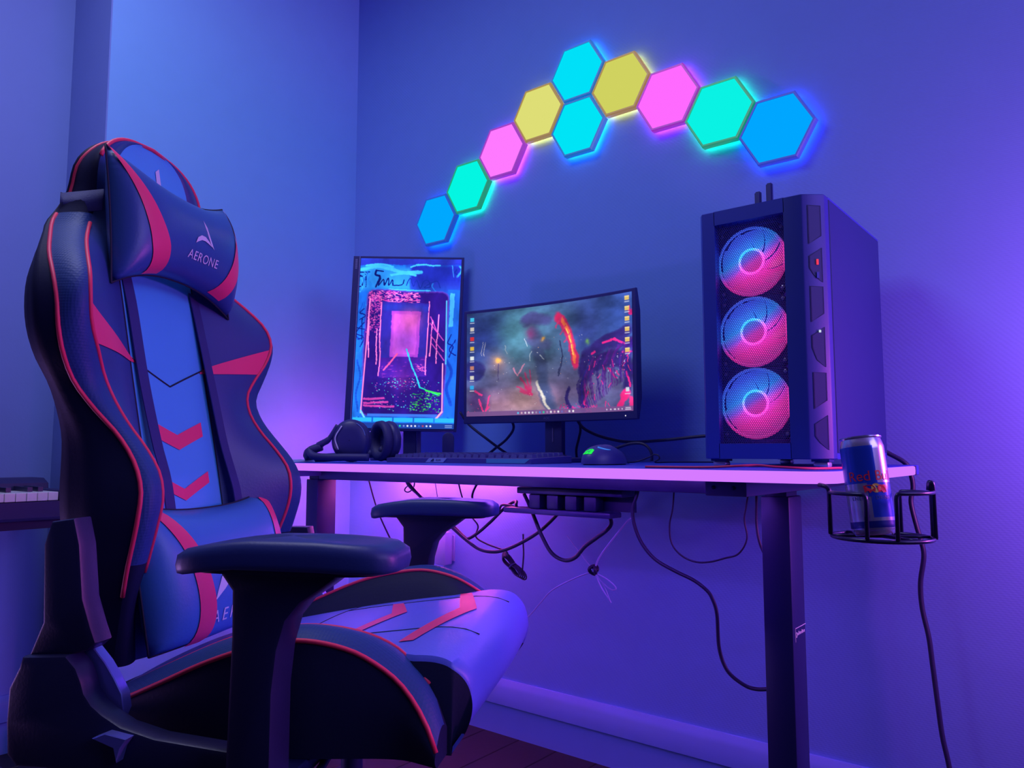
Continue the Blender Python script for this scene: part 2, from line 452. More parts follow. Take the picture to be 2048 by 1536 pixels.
mesh('diffuser_tube', [tuple(Vector(v) - SO) for v in V], F, emat('violet_led', (0.60, 0.175, 1.0), 1.12), strip)
box('end_plug', tuple(Vector((DX1, -0.135, z0)) - SO), tuple(Vector((DX1 + 0.004, -0.127, z1)) - SO), M['rubber'], strip)
# added unseen emitters under the left end of the desk, washing the corner walls
ws = thing('corner_emitter', (DX0 + 0.03, -0.33, DZ - DT - 0.006), 'added unseen violet emitter under the left end of the desk washing the corner', 'led strip')
wl = emat('violet_wash_emission', (1.55, 0.17, 0.84), 72.0)
box('added_emitter', (-0.045, 0.0, 0.0), (-0.030, 0.24, 0.0058), wl, ws)
box('added_emitter', (-0.010, 0.245, 0.0), (0.52, 0.256, 0.0058), wl, ws)

ut = thing('underdesk_emitter', (1.0, -0.52, DZ - DT - 0.0025), 'added unseen indigo emitter under the tabletop behind the front edge', 'led strip')
box('added_emitter', (-0.70, -0.004, 0.0), (0.58, 0.004, 0.0023), emat('indigo_emission', (0.38, 0.10, 1.0), 61.0), ut)  # added emitter that lights seat, legs and wall below the desk

# ================================================================== red thread-thin line on the desk edge
tube_o = tube('red_line', [(1.50, -0.630, DZ + 0.002), (1.60, -0.634, DZ + 0.0025), (1.65, -0.630, DZ + 0.005), (1.675, -0.615, DZ + 0.006), (1.70, -0.610, DZ + 0.004), (1.74, -0.585, DZ + 0.002), (1.765, -0.52, DZ + 0.002), (1.772, -0.45, DZ + 0.002)], 0.0018, mat('red_line_skin', (0.75, 0.03, 0.12), 0.5), None)
tag(tube_o, 'thin red line along the desk edge in front of the tower', 'cable')

# ================================================================== computer tower
PX0, PX1, PYF, PYB, PZ0, PZ1 = 1.5156, 1.728, -0.45, -0.075, 0.777, 1.215
pc = thing('computer_tower', (1.62, -0.26, DZ), 'dark computer tower with three glowing fans behind a mesh front', 'computer')
PO = Vector((1.62, -0.26, DZ))
def pl(p): return tuple(Vector(p) - PO)
CH = 0.031
# body shell behind the front panel, open in front so that the fans sit inside
bm = bmesh.new()
yb0 = PYF + 0.045
for lo, hi in (((PX0+0.004, yb0, PZ0), (PX1, PYB, PZ0+0.012)), ((PX0+0.004, yb0, PZ1-0.006), (PX1, PYB, PZ1)),
               ((PX1-0.004, yb0, PZ0+0.012), (PX1, PYB, PZ1-0.006)), ((PX0+0.004, PYB-0.004, PZ0+0.012), (PX1-0.004, PYB, PZ1-0.006)),
               ((PX0+0.004, yb0+0.02, PZ0+0.012), (PX1-0.004, yb0+0.024, PZ1-0.006))):
    bm_box(bm, pl(lo), pl(hi))
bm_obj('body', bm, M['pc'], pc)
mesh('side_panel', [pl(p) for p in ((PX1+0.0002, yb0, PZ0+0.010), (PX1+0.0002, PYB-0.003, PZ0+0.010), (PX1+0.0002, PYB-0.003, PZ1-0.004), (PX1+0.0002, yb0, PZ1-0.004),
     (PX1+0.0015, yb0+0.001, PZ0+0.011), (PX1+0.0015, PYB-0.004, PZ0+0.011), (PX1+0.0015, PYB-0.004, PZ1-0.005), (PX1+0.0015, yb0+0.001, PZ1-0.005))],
     [(4,5,6,7),(0,1,5,4),(1,2,6,5),(2,3,7,6),(3,0,4,7)], M['pc_side_dim'], pc)
gl = mat('smoked_side_glass', (0.10, 0.14, 0.4), 0.08, emit=(0.12, 0.35, 0.9), estr=0.0)
box('glass_panel', pl((PX0-0.002, yb0+0.005, PZ0+0.02)), pl((PX0+0.003, PYB-0.01, PZ1-0.03)), gl, pc, 0.001, 1)
sliver_m = mat('glass_edge_sliver', (0.4, 0.75, 0.9), 0.3)
for z in (1.135, 1.01, 0.895):
    box('glass_edge_sliver', pl((PX0-0.0035, PYF+0.028, z)), pl((PX0+0.001, PYF+0.036, z+0.012)), sliver_m, pc)  # pale slivers of the glass edge, brightness put into the colour
# front panel: frame of four bars around the mesh window, both vertical corners chamfered
WX0, WX1, WZ0, WZ1 = 1.546, 1.668, 0.803, 1.190
def vbar(name, pts, z0, z1, m):
    return prism(name, pts, lambda u, v, d: pl((u, v, d)), z0, z1, m, pc, 0.0012, 1)
vbar('front_pillar', [(PX0+0.007, PYF), (WX0, PYF), (WX0, PYF+0.012), (WX0-0.004, yb0), (PX0, yb0), (PX0, PYF+0.010)], PZ0, PZ1, M['pc'])
vbar('front_pillar', [(WX1, PYF), (PX1-CH, PYF), (PX1-CH+0.003, PYF+0.0015), (PX1-0.001, PYF+0.024), (PX1, PYF+0.028), (PX1, yb0), (WX1+0.004, yb0), (WX1, PYF+0.012)], PZ0, PZ1, M['pc_corner_dim'])
box('front_rail', pl((WX0-0.001, PYF, WZ1)), pl((WX1+0.001, yb0, PZ1)), M['pc'], pc)
box('front_rail', pl((WX0-0.001, PYF, PZ0)), pl((WX1+0.001, yb0, WZ0)), M['pc'], pc)
# perforated dust mesh: hexagonal holes, real geometry
pitch = 0.0034; rr = pitch * 0.42; V = []; F = []
nx = int((WX1 - WX0) / pitch); nz = int((WZ1 - WZ0) / (pitch * 0.866))
for j in range(nz):
    for i_ in range(nx):
        cx = WX0 + (i_ + 0.5 + 0.5 * (j % 2)) * pitch; cz = WZ0 + (j + 0.6) * pitch * 0.866
        if cx > WX1 - rr: continue
        b0 = len(V); R = pitch / h3
        for k in range(6):
            a = math.pi/6 + k*math.pi/3; V.append(pl((cx + R*math.cos(a), PYF+0.004, cz + R*math.sin(a))))
        for k in range(6):
            a = math.pi/6 + k*math.pi/3; V.append(pl((cx + rr*math.cos(a), PYF+0.0045, cz + rr*math.sin(a))))
        for k in range(6): F.append((b0+k, b0+(k+1) % 6, b0+6+(k+1) % 6, b0+6+k))
mo = mesh('dust_mesh', V, F, M['mesh'], pc); mo['kind'] = 'stuff'
# wedge-shaped vents in the chamfered right corner
def cham(s, z, d):   # s 0..1 across the chamfer, d proud
    x = PX1 - CH + 0.004 + s * (CH - 0.006); y = PYF + 0.0022 + s * 0.0215
    return pl((x + d*0.6, y - d*0.8, z))
vz = [(1.196, 1.130), (1.124, 1.066), (1.060, 1.000), (0.992, 0.926), (0.918, 0.858), (0.848, 0.792)]
for k, (zt, zb) in enumerate(vz):
    pts = [(0.18, zt), (0.86, zt - 0.001), (0.86, zb + 0.014), (0.18, zb)] if k % 2 == 0 else [(0.86, zt), (0.86, zb), (0.40, zb + 0.012), (0.18, zt - 0.034), (0.18, zt - 0.014)]
    V = [cham(s, z, 0.0006) for s, z in pts] + [cham(s*0.8+0.1, z*0.97+0.03*(zt+zb)/2, -0.0002 + 0.0008) for s, z in pts]
    n_ = len(pts)
    mesh('vent', V, [tuple(range(n_))] + [(a, (a+1) % n_, n_+(a+1) % n_, n_+a) for a in range(n_)], M['pc_dark'], pc)
def chbox(name, s, z, w, h, m):
    V = [cham(s-w, z-h, 0.0008), cham(s+w, z-h, 0.0008), cham(s+w, z+h, 0.0008), cham(s-w, z+h, 0.0008), cham(s-w, z-h, 0.0022), cham(s+w, z-h, 0.0022), cham(s+w, z+h, 0.0022), cham(s-w, z+h, 0.0022)]
    return mesh(name, V, [(4,5,6,7),(0,1,5,4),(1,2,6,5),(2,3,7,6),(3,0,4,7)], m, pc)
chbox('power_light', 0.60, 1.100, 0.05, 0.0045, emat('red_led', (1.0, 0.05, 0.12), 1.0))
chbox('reset_button', 0.60, 1.078, 0.06, 0.005, M['pc'])
chbox('drive_light', 0.60, 0.985, 0.05, 0.002, emat('white_led', (0.7, 0.8, 1.0), 0.9))
for fx, fy in ((1.537, -0.43), (1.707, -0.425), (1.537, -0.10), (1.700, -0.10)):
    box('foot', pl((fx-0.009, fy-0.010, DZ)), pl((fx+0.015, fy+0.012, PZ0 - 0.004)), M['chrome'], pc, 0.003); box('foot_pad', pl((fx-0.011, fy-0.012, PZ0 - 0.004)), pl((fx+0.017, fy+0.014, PZ0)), M['pc_dark'], pc)
for ax, az, lean in ((1.492, 1.383, 0.0), (1.466, 1.369, 0.0)):
    bm = bmesh.new(); bm_box(bm, pl((ax+0.012, PYB, 1.16)), pl((ax+0.026, PYB+0.010, az)))
    bmesh.ops.bevel(bm, geom=bm.edges[:], offset=0.0025, segments=2, affect='EDGES')
    ob = bm_obj('antenna', bm, M['pc_dark'], pc)
# fans
def fan_light(name, dim):
    """glow of the fan's LED ring through translucent blades: hue runs around the hub"""
    m = bpy.data.materials.new(name); m.use_nodes = True; nt = m.node_tree; b = nt.nodes['Principled BSDF']
    tc = nt.nodes.new('ShaderNodeTexCoord'); sp = nt.nodes.new('ShaderNodeSeparateXYZ'); nt.links.new(tc.outputs['Object'], sp.inputs[0])
    ln = nt.nodes.new('ShaderNodeVectorMath'); ln.operation = 'LENGTH'; nt.links.new(tc.outputs['Object'], ln.inputs[0])
    # hue coordinate: mostly vertical, twisted a little with x
    m1 = nt.nodes.new('ShaderNodeMath'); m1.operation = 'MULTIPLY_ADD'; m1.inputs[1].default_value = -0.55
    nt.links.new(sp.outputs['X'], m1.inputs[0]); nt.links.new(sp.outputs['Z'], m1.inputs[2])
    mr = nt.nodes.new('ShaderNodeMapRange'); mr.inputs['From Min'].default_value = -0.055; mr.inputs['From Max'].default_value = 0.055
    nt.links.new(m1.outputs[0], mr.inputs['Value'])
    cr = nt.nodes.new('ShaderNodeValToRGB'); e = cr.color_ramp.elements
    e[0].position = 0.0; e[0].color = (0.65, 0.03, 0.28, 1); e[1].position = 1.0; e[1].color = (0.05, 0.13, 0.95, 1)
    for p, c in ((0.28, (0.95, 0.03, 0.32, 1)), (0.45, (0.85, 0.05, 0.55, 1)), (0.56, (0.22, 0.12, 0.95, 1)), (0.68, (0.02, 0.28, 0.95, 1))):
        q = e.new(p); q.color = c
    nt.links.new(mr.outputs[0], cr.inputs[0])
    # radial falloff: brightest around the hub ring
    mf = nt.nodes.new('ShaderNodeMapRange'); mf.inputs['From Min'].default_value = 0.018; mf.inputs['From Max'].default_value = 0.062
    mf.inputs['To Min'].default_value = 1.0; mf.inputs['To Max'].default_value = 0.34
    nt.links.new(ln.outputs['Value'], mf.inputs['Value'])
    ml = nt.nodes.new('ShaderNodeMath'); ml.operation = 'MULTIPLY'; ml.inputs[1].default_value = dim
    nt.links.new(mf.outputs[0], ml.inputs[0])
    nt.links.new(cr.outputs[0], b.inputs['Emission Color']); nt.links.new(ml.outputs[0], b.inputs['Emission Strength'])
    b.inputs['Base Color'].default_value = (0.25, 0.2, 0.45, 1); b.inputs['Roughness'].default_value = 0.4
    return m
FL = fan_light('fan_blade_glow', 1.7); FR = fan_light('fan_ring_glow', 5.0); FH = fan_light('fan_hub_glow', 1.0); FO = fan_light('fan_outer_glow', 2.2)
for k, fz in enumerate((1.120, 0.996, 0.872)):
    fan = bpy.data.objects.new('fan', None); COL.objects.link(fan); fan.parent = pc
    fan.location = pl((1.604, PYF + 0.022, fz)); fan.rotation_euler = (0, 0.0, 0)
    fan['label'] = ['top', 'middle', 'bottom'][k] + ' fan glowing blue above and pink below'
    # square frame with round opening, corner pads
    Rf = 0.0600; V = []; F = []
    N = 48
    for q in range(N):
        a = 2*math.pi*q/N; c_, s_ = math.cos(a), math.sin(a); ee = 0.0615 / max(abs(c_), abs(s_)); ee = min(ee, 0.0775)
        V += [(c_*Rf, 0.0, s_*Rf), (c_*ee, 0.0, s_*ee), (c_*ee, 0.018, s_*ee), (c_*Rf, 0.018, s_*Rf)]
    for q in range(N):
        a, b = q*4, ((q+1) % N)*4
        for j in range(4): F.append((a+j, a+(j+1) % 4, b+(j+1) % 4, b+j))
    mesh('fan_frame', V, F, M['pc_dark'], fan)
    ringp = [(0.0590*math.cos(a), -0.001, 0.0590*math.sin(a)) for a in np.linspace(0, 2*math.pi, 49)[:-1]]
    tube('outer_ring', ringp, 0.0026, FO, fan, closed=True, raw=True, sides=6)
    ringp = [(0.0215*math.cos(a), -0.002, 0.0215*math.sin(a)) for a in np.linspace(0, 2*math.pi, 33)[:-1]]
    tube('hub_ring', ringp, 0.0022, FR, fan, closed=True, raw=True, sides=6)
    lathe('hub', [(0.020, -0.012), (0.020, 0.002), (0.016, 0.004), (0.0005, 0.0045)], FH, fan, 24, (0, 0, 0), (0, -1, 0))
    bl = None
    for q in range(9):
        def bf(u, v):
            a = 2*math.pi*q/9 + 0.74*v + 0.55*(u - 0)*1.0; r = 0.0205 + (0.0575-0.0205)*u
            return (r*math.cos(a), 0.003 + 0.008*(v), r*math.sin(a))
        surf('blade', bf, np.linspace(0, 1, 6), np.linspace(0, 1, 4), FL, fan)
    for sx in (-1, 1):
        for sz in (-1, 1):
            lathe('fan_screw', [(0.0032, 0), (0.0032, 0.0012), (0.0012, 0.002)], M['chrome'], fan, 10, (sx*0.0525, -0.0005, sz*0.0525), (0, -1, 0))

# ================================================================== screen pictures (painted per vertex, shown as light)
class Canvas:
    def __init__(s, W, H, col):
        s.W, s.H = W, H; s.a = np.zeros((H, W, 3)); s.a[:] = np.array(col) / 255.0
        s.u, s.v = np.meshgrid((np.arange(W) + .5) / W, (np.arange(H) + .5) / H)
        s.asp = H / W
    def mix(s, m, col):
        m = np.clip(m, 0, 1)[..., None]; s.a = s.a * (1 - m) + m * np.array(col) / 255.0
    def rect(s, u0, u1, v0, v1, col, k=1.0, soft=0.004):
        m = np.clip((s.u-u0)/soft+.5, 0, 1)*np.clip((u1-s.u)/soft+.5, 0, 1)*np.clip((s.v-v0)/soft+.5, 0, 1)*np.clip((v1-s.v)/soft+.5, 0, 1)
        s.mix(m * k, col)
    def line(s, pts, w, col, k=1.0, soft=0.5):
        for (a, b), (c, d) in zip(pts[:-1], pts[1:]):
            ax, ay, bx, by = a, b*s.asp, c, d*s.asp
            px, py = s.u, s.v*s.asp; L = (bx-ax)**2 + (by-ay)**2 + 1e-9
            t = np.clip(((px-ax)*(bx-ax)+(py-ay)*(by-ay))/L, 0, 1)
            dist = np.hypot(px-ax-t*(bx-ax), py-ay-t*(by-ay))
            s.mix(np.clip((w-dist)/(w*soft), 0, 1)*k, col)
    def curve(s, pts, w, col, k=1.0, soft=0.5): s.line([tuple(p) for p in catmull(pts, 6)], w, col, k, soft)
    def ell(s, u, v, ru, rv, col, k=1.0, soft=0.3):
        d = np.hypot((s.u-u)/ru, (s.v-v)/rv); s.mix(np.clip((1-d)/soft, 0, 1)*k, col)
    def glow(s, u, v, r, col, k=1.0):
        d2 = ((s.u-u)**2 + ((s.v-v)*s.asp)**2)/(r*r); s.mix(np.exp(-d2)*k, col)
    def rrect(s, u0, u1, v0, v1, r, col, k=1.0, w=None):
        x = np.abs(s.u-(u0+u1)/2)-(u1-u0)/2+r; y = (np.abs(s.v-(v0+v1)/2)-(v1-v0)/2)*s.asp+r
        d = np.hypot(np.maximum(x, 0), np.maximum(y, 0))+np.minimum(np.maximum(x, y), 0)-r
        s.mix((np.clip(-d/0.006+.5, 0, 1) if w is None else np.clip((w-np.abs(d))/(w*.5), 0, 1))*k, col)
    def speck(s, u0, u1, v0, v1, n, rmax, cols, k=0.9, flat=0.5):
        for _ in range(n):
            s.ell(rng.uniform(u0, u1), rng.uniform(v0, v1), rng.uniform(.3, 1)*rmax, rng.uniform(.3, 1)*rmax/s.asp*flat, cols[rng.integers(len(cols))], k, .6)

def vnoise(W, H, cells, seed):
    r = np.random.default_rng(seed); g = r.random((cells + 2, cells + 2)); 
    y = np.linspace(0, cells - 1e-6, H); x = np.linspace(0, cells - 1e-6, W); yi, xi = y.astype(int), x.astype(int); fy, fx = y - yi, x - xi
    fy = (fy*fy*(3-2*fy))[:, None]; fx = (fx*fx*(3-2*fx))[None]
    A = g[np.ix_(yi, xi)]; B = g[np.ix_(yi, xi+1)]; C_ = g[np.ix_(yi+1, xi)]; D = g[np.ix_(yi+1, xi+1)]
    return (A*(1-fx)+B*fx)*(1-fy) + (C_*(1-fx)+D*fx)*fy - .5
def fbm(W, H, seed, c0=4, n=5): return sum(vnoise(W, H, c0*2**k, seed+k)*.55**k for k in range(n))
def painterly(c, warp, amp, seed):
    """brushy domain warp and tonal mottling of everything painted so far"""
    dx = fbm(c.W, c.H, seed, 5)*warp*c.W; dy = fbm(c.W, c.H, seed+50, 5)*warp*c.W
    X = np.clip(np.arange(c.W)[None] + dx, 0, c.W-1).astype(int); Y = np.clip(np.arange(c.H)[:, None] + dy, 0, c.H-1).astype(int)
    c.a = np.clip(c.a[Y, X]*(1 + amp*2*fbm(c.W, c.H, seed+90, 6))[..., None], 0, 1)

def paint_portrait():
    c = Canvas(250, 420, (28, 104, 226))
    c.rect(0, 1, 0, .035, (40, 52, 186)); c.rect(.45, 1, .035, .17, (32, 44, 176), soft=.03)
    c.rect(0, .5, .05, .19, (44, 140, 240), soft=.03); c.rect(.5, 1, .14, .20, (40, 60, 190), .7, .03)
    for p, w in (([(0, .062), (.15, .05), (.28, .06), (.45, .085), (.6, .08)], .022), ([(.05, .038), (.22, .036), (.32, .05)], .012), ([(.5, .05), (.6, .038), (.78, .036)], .010), ([(.3, .1), (.42, .09), (.55, .1)], .014), ([(.3, .19), (.6, .185), (.7, .187)], .008)):
        c.curve(p, w, (64, 184, 255))
    ink = (14, 22, 112)
    for p, w in (([(.16, .075), (.155, .1), (.20, .115), (.165, .175)], .012), ([(.16, .075), (.23, .08)], .008), ([(.21, .125), (.19, .17), (.24, .13), (.25, .165), (.28, .12), (.29, .165), (.32, .13), (.33, .165)], .007),
                 ([(.33, .165), (.42, .155), (.44, .13)], .007), ([(0, .08), (.09, .08)], .008), ([(.055, .08), (.06, .17)], .010), ([(0, .1), (.035, .12), (.02, .16), (0, .17)], .009),
                 ([(.46, .16), (.5, .12), (.53, .16), (.56, .125), (.6, .17), (.63, .13), (.68, .13), (.70, .165), (.64, .165), (.76, .13), (.8, .17)], .006)):
        c.curve(p, w, ink if w > .0065 else (24, 44, 160))
    for _ in range(90):
        u_, v_ = rng.choice([rng.uniform(0, .1), rng.uniform(.87, 1), rng.uniform(0, 1)]), rng.uniform(.02, .93)
        if .1 < u_ < .87 and v_ > .18: continue
        c.curve([(u_, v_), (u_ + rng.uniform(-.03, .03), v_ + .02), (u_ + rng.uniform(-.05, .05), v_ + rng.uniform(.03, .08))], rng.uniform(.004, .014), [(20, 70, 190), (60, 176, 252), (16, 40, 150), (36, 130, 240)][rng.integers(4)], .6, .8)
    # side walls with dark scribbles
    c.rect(.88, 1, .18, .93, (30, 96, 216)); c.rect(.9, .94, .2, .40, (80, 190, 250), .8)
    for p in ([(.06, .30), (.02, .32), (.08, .34), (.03, .36)], [(.07, .38), (.0, .44), (.07, .46)], [(.05, .36), (.06, .48)], [(.0, .41), (.09, .42)], [(.02, .48), (.08, .47), (.05, .52)],
              [(.93, .45), (.90, .5), (.95, .52), (.92, .58)], [(.97, .48), (.92, .54), (.98, .57)]):
        c.curve(p, .007, (16, 30, 130))
    c.rect(0, .07, .55, .93, (34, 110, 226)); c.curve([(.03, .6), (.06, .7), (.02, .8), (.05, .9)], .012, (24, 70, 190), .7)
    c.curve([(.9, .6), (.95, .68), (.91, .76), (.96, .86)], .02, (22, 60, 180), .7)
    # the doorway frame
    c.rrect(.085, .885, .195, .925, .06, (44, 22, 132)); c.rrect(.085, .885, .195, .925, .06, (120, 60, 200), .5, .012)
    c.speck(.10, .60, .20, .265, 330, .022, [(250, 96, 200), (255, 140, 214), (206, 50, 176)], .9, .35)
    c.speck(.10, .235, .21, .44, 320, .014, [(250, 96, 200), (222, 70, 190), (120, 30, 150)], .9, .6)
    c.rect(.235, .70, .262, .70, (48, 40, 168)); c.rect(.25, .69, .275, .31, (36, 60, 190), .6, .02)
    c.rect(.33, .62, .315, .585, (176, 66, 216)); c.rect(.36, .59, .335, .57, (214, 84, 232)); c.rect(.35, .50, .34, .57, (226, 92, 236), .7, .03)
    c.glow(.52, .37, .10, (255, 110, 226), .9); c.glow(.47, .5, .12, (140, 70, 220), .6)
    c.rect(.24, .7, .585, .70, (70, 30, 160)); c.speck(.26, .68, .60, .70, 60, .03, [(150, 50, 190), (60, 30, 170)], .7, .3)
    for p in ([(.235, .27), (.235, .69)], [(.70, .25), (.695, .69)], [(.12, .36), (.13, .58)], [(.205, .42), (.20, .62)], [(.80, .33), (.79, .62)], [(.74, .36), (.73, .58)]):
        c.line(p, .0075, (252, 84, 206)); c.line(p, .003, (255, 170, 226))
    for p in ([(.72, .38), (.86, .48)], [(.73, .45), (.86, .55)], [(.74, .50), (.87, .60)], [(.72, .34), (.80, .44)]): c.line(p, .007, (236, 84, 206), .8)
    # two leaning neon bars and their shine
    c.line([(.40, .57), (.285, .655)], .011, (255, 90, 170)); c.line([(.50, .54), (.64, .76)], .010, (50, 216, 255)); c.line([(.64, .76), (.83, .80)], .008, (40, 216, 190))
    c.glow(.46, .72, .10, (150, 50, 190), .5); c.speck(.30, .62, .70, .76, 40, .012, [(80, 230, 240), (255, 120, 200)], .9, .5)
    c.speck(.18, .84, .72, .90, 170, .010, [(70, 216, 235), (120, 240, 240), (240, 90, 220), (60, 110, 240)], .95, .6)
    c.speck(.56, .85, .78, .90, 110, .018, [(30, 214, 60), (80, 244, 90), (20, 150, 60)], .9, .4)
    c.line([(.70, .775), (.855, .795)], .012, (56, 226, 90)); c.speck(.60, .70, .63, .67, 30, .016, [(255, 104, 200)], .9, .5)
    for p in ([(.11, .83), (.30, .82)], [(.11, .855), (.34, .84)], [(.11, .87), (.40, .868)]): c.line(p, .014, (248, 76, 196), .85)
    painterly(c, .018, .16, 3)
    # frame edges
    c.line([(.115, .24), (.10, .6), (.085, .91)], .008, (255, 130, 206)); c.line([(.86, .62), (.875, .90)], .008, (255, 160, 214)); c.line([(.87, .25), (.89, .62)], .009, (86, 200, 250), .9)
    c.line([(.085, .90), (.13, .945)], .012, (120, 206, 250)); c.line([(.875, .90), (.82, .94)], .012, (255, 170, 206)); c.rect(.15, .83, .915, .93, (60, 120, 230), .9)
    for k in range(5): c.rect(.01 + .2*k, .195 + .2*k, .938, .962, (44, 176, 252))
    c.rect(0, 1, .968, 1, (30, 60, 150))
    icons = [(200, 220, 250), (230, 240, 255), (40, 220, 150), (120, 140, 220), (240, 245, 255), (230, 220, 240), (240, 245, 255), (60, 110, 220), (180, 70, 90), (220, 230, 250), (255, 255, 255)]
    for k, q in enumerate(icons): c.ell(.40 + .037*k, .984, .012, .0068, q, .95, .5)
    for k in range(2): c.rect(.91, .98, .978 + .010*k, .982 + .010*k, (170, 200, 240), .8)
    return c

def paint_landscape():
    c = Canvas(430, 244, (62, 84, 150))
    c.glow(.33, .28, .22, (84, 150, 164), .95); c.glow(.50, .42, .20, (92, 124, 168), .8); c.glow(.08, .25, .13, (44, 58, 134), .9); c.glow(.93, .12, .16, (60, 88, 180), .8)
    c.glow(.72, .30, .10, (54, 64, 140), .7); c.rect(0, .2, 0, .5, (44, 58, 132), .45, .12); c.rect(.68, .80, 0, .6, (56, 72, 152), .4, .06)
    c.rect(0, 1, .62, 1, (132, 104, 150), .75, .35); c.rect(.05, .55, .8, 1, (164, 118, 142), .8, .15); c.glow(.36, .86, .12, (176, 140, 140), .7)
    for uu in (.10, .115): c.line([(uu, .30), (uu + .004, .42)], .0025, (190, 184, 190), .7)
    c.line([(.24, .33), (.26, .41)], .003, (170, 180, 190), .6)
    c.ell(.055, .56, .07, .11, (40, 40, 112), .9, .25)
    c.glow(.195, .50, .07, (150, 110, 120), .7); c.ell(.195, .465, .020, .035, (255, 150, 70), 1, .6); c.glow(.195, .465, .022, (255, 190, 110), .7)
    c.line([(.195, .50), (.20, .66)], .004, (80, 70, 120), .8)
    # smoky standing column in the middle (abstract)
    c.curve([(.42, .18), (.43, .4), (.46, .6), (.48, .8), (.53, 1)], .045, (74, 86, 134), .75, .8)
    c.curve([(.38, .30), (.44, .34), (.50, .38)], .03, (86, 96, 150), .6, .9); c.curve([(.36, .12), (.42, .10), (.50, .14)], .03, (76, 78, 140), .8, .8)
    c.curve([(.43, .70), (.47, .84), (.51, 1)], .012, (214, 206, 196), .9, .7); c.glow(.40, .22, .03, (170, 60, 130), .6)
    for p in ([(.44, .46), (.47, .51)], [(.36, .28), (.37, .36)], [(.40, .42), (.38, .5)]): c.line(p, .003, (220, 230, 245), .7)
    
    for (du, dv, w_) in ((-.075, -.16, .008), (-.05, -.20, .007), (-.09, -.08, .009), (-.02, -.22, .005), (-.06, -.03, .012), (-.03, -.06, .014)): c.line([(.40, .80), (.40 + du, .80 + dv)], w_, (220, 56, 120), .85, .8)
    c.line([(.28, .55), (.31, .62), (.345, .52)], .005, (236, 150, 190), .9)
    c.glow(.46, .31, .012, (255, 180, 80), .9)
    # red-hot crescent
    c.curve([(.545, .13), (.59, .20), (.635, .34), (.655, .48), (.66, .60)], .026, (216, 44, 104), .95, .6)
    c.curve([(.575, .16), (.62, .27), (.648, .42), (.655, .56)], .011, (255, 120, 80), .95, .6); c.curve([(.61, .25), (.64, .38), (.652, .5)], .004, (255, 206, 110), .95)
    c.line([(.57, .36), (.585, .5), (.55, .68)], .006, (50, 54, 100), .8); c.glow(.75, .38, .012, (130, 200, 90), .8)
    # dark thorny coils at the right
    dk = (52, 40, 118)
    for p, w in (([(.70, .66), (.72, .52), (.80, .44), (.92, .40), (1.0, .42)], .03), ([(.72, .98), (.70, .78), (.76, .62), (.88, .56), (1.0, .60)], .03), ([(.80, .42), (.88, .36), (.98, .30)], .03),
                 ([(.62, .78), (.60, .88), (.64, .98)], .012), ([(.74, .55), (.84, .5), (.96, .54)], .02), ([(.90, .5), (.98, .62), (.97, .8)], .03)): c.curve(p, w, dk, .9, .6)
    for p in ([(.84, .40), (.90, .38), (.95, .42)], [(.94, .50), (.99, .49)], [(.72, .74), (.725, .86)], [(.74, .82), (.71, .92)], [(.86, .62), (.91, .70)], [(.97, .66), (.985, .80)], [(.99, .12), (1, .16)], [(.77, .48), (.79, .46)]):
        c.line(p, .007, (250, 44, 140), .9)
    c.speck(.74, .97, .5, .75, 60, .006, [(250, 70, 160), (200, 190, 240), (90, 70, 170)], .9, 1)
    c.ell(.85, .82, .07, .14, (104, 108, 164), .7, .6); c.curve([(.90, .98), (.93, .90), (.965, .84)], .018, (252, 48, 140), .95); c.curve([(.975, .98), (.97, .9)], .016, (250, 60, 150), .95)
    c.speck(.56, .78, .92, .99, 60, .008, [(244, 50, 140), (180, 50, 140)], .9, 1)
    # thorns at the lower left
    c.ell(.07, .88, .08, .16, (70, 44, 116), .7, .6)
    for p in ([(.05, .78), (.085, .82)], [(.07, .86), (.10, .98)], [(.13, .82), (.10, 1.0)], [(.11, .94), (.13, .90)]): c.line(p, .006, (250, 60, 140), .9)
    c.speck(.01, .14, .88, .99, 14, .006, [(255, 80, 150)], .9, 1); c.speck(.15, .75, .3, .95, 60, .0035, [(235, 235, 245), (255, 190, 150)], .8, 1)
    for p in ([(.57, .15), (.545, .22)], [(.60, .22), (.575, .30)], [(.63, .30), (.60, .38)], [(.645, .40), (.625, .46)]): c.line(p, .006, (206, 60, 120), .8)
    for k in range(26):
        t = k/25; u0 = .70 + .30*t; c.curve([(u0, .98 - .3*t), (u0 - .03 + .05*rng.random(), .75 - .3*t), (u0 + .04, .55 - .2*t)], .004 + .006*rng.random(), (44 + 60*rng.random(), 34, 104 + 60*rng.random()), .55, .8)
    for k in range(18): c.line([(uu := rng.uniform(.70, .99), vv := rng.uniform(.5, .97)), (uu + rng.uniform(-.02, .02), vv + rng.uniform(.02, .06))], .003, (246, 50, 140), .8)
    painterly(c, .030, .24, 21)
    # desktop icons and task bar
    for k, q in enumerate([(70, 200, 240), (210, 200, 190), (220, 50, 60), (230, 190, 70), (235, 240, 240), (200, 130, 110), (225, 220, 200), (50, 170, 235)]):
        c.rect(.022, .046, .045 + .094*k, .082 + .094*k, q, .95); c.rect(.020, .048, .093 + .094*k, .100 + .094*k, (235, 235, 245), .85)
    for k in range(6):
        c.rect(.957, .983, .03 + .088*k, .066 + .088*k, (238, 200, 110), .95); c.rect(.957, .983, .03 + .088*k, .040 + .088*k, (250, 226, 160), .9); c.rect(.956, .984, .076 + .088*k, .083 + .088*k, (235, 235, 245), .85)
    c.rect(.958, .978, .80, .835, (215, 230, 240), .95); c.rect(.952, .984, .85, .857, (235, 235, 245), .8)
    c.rect(0, 1, .955, 1, (122, 84, 144), .9)
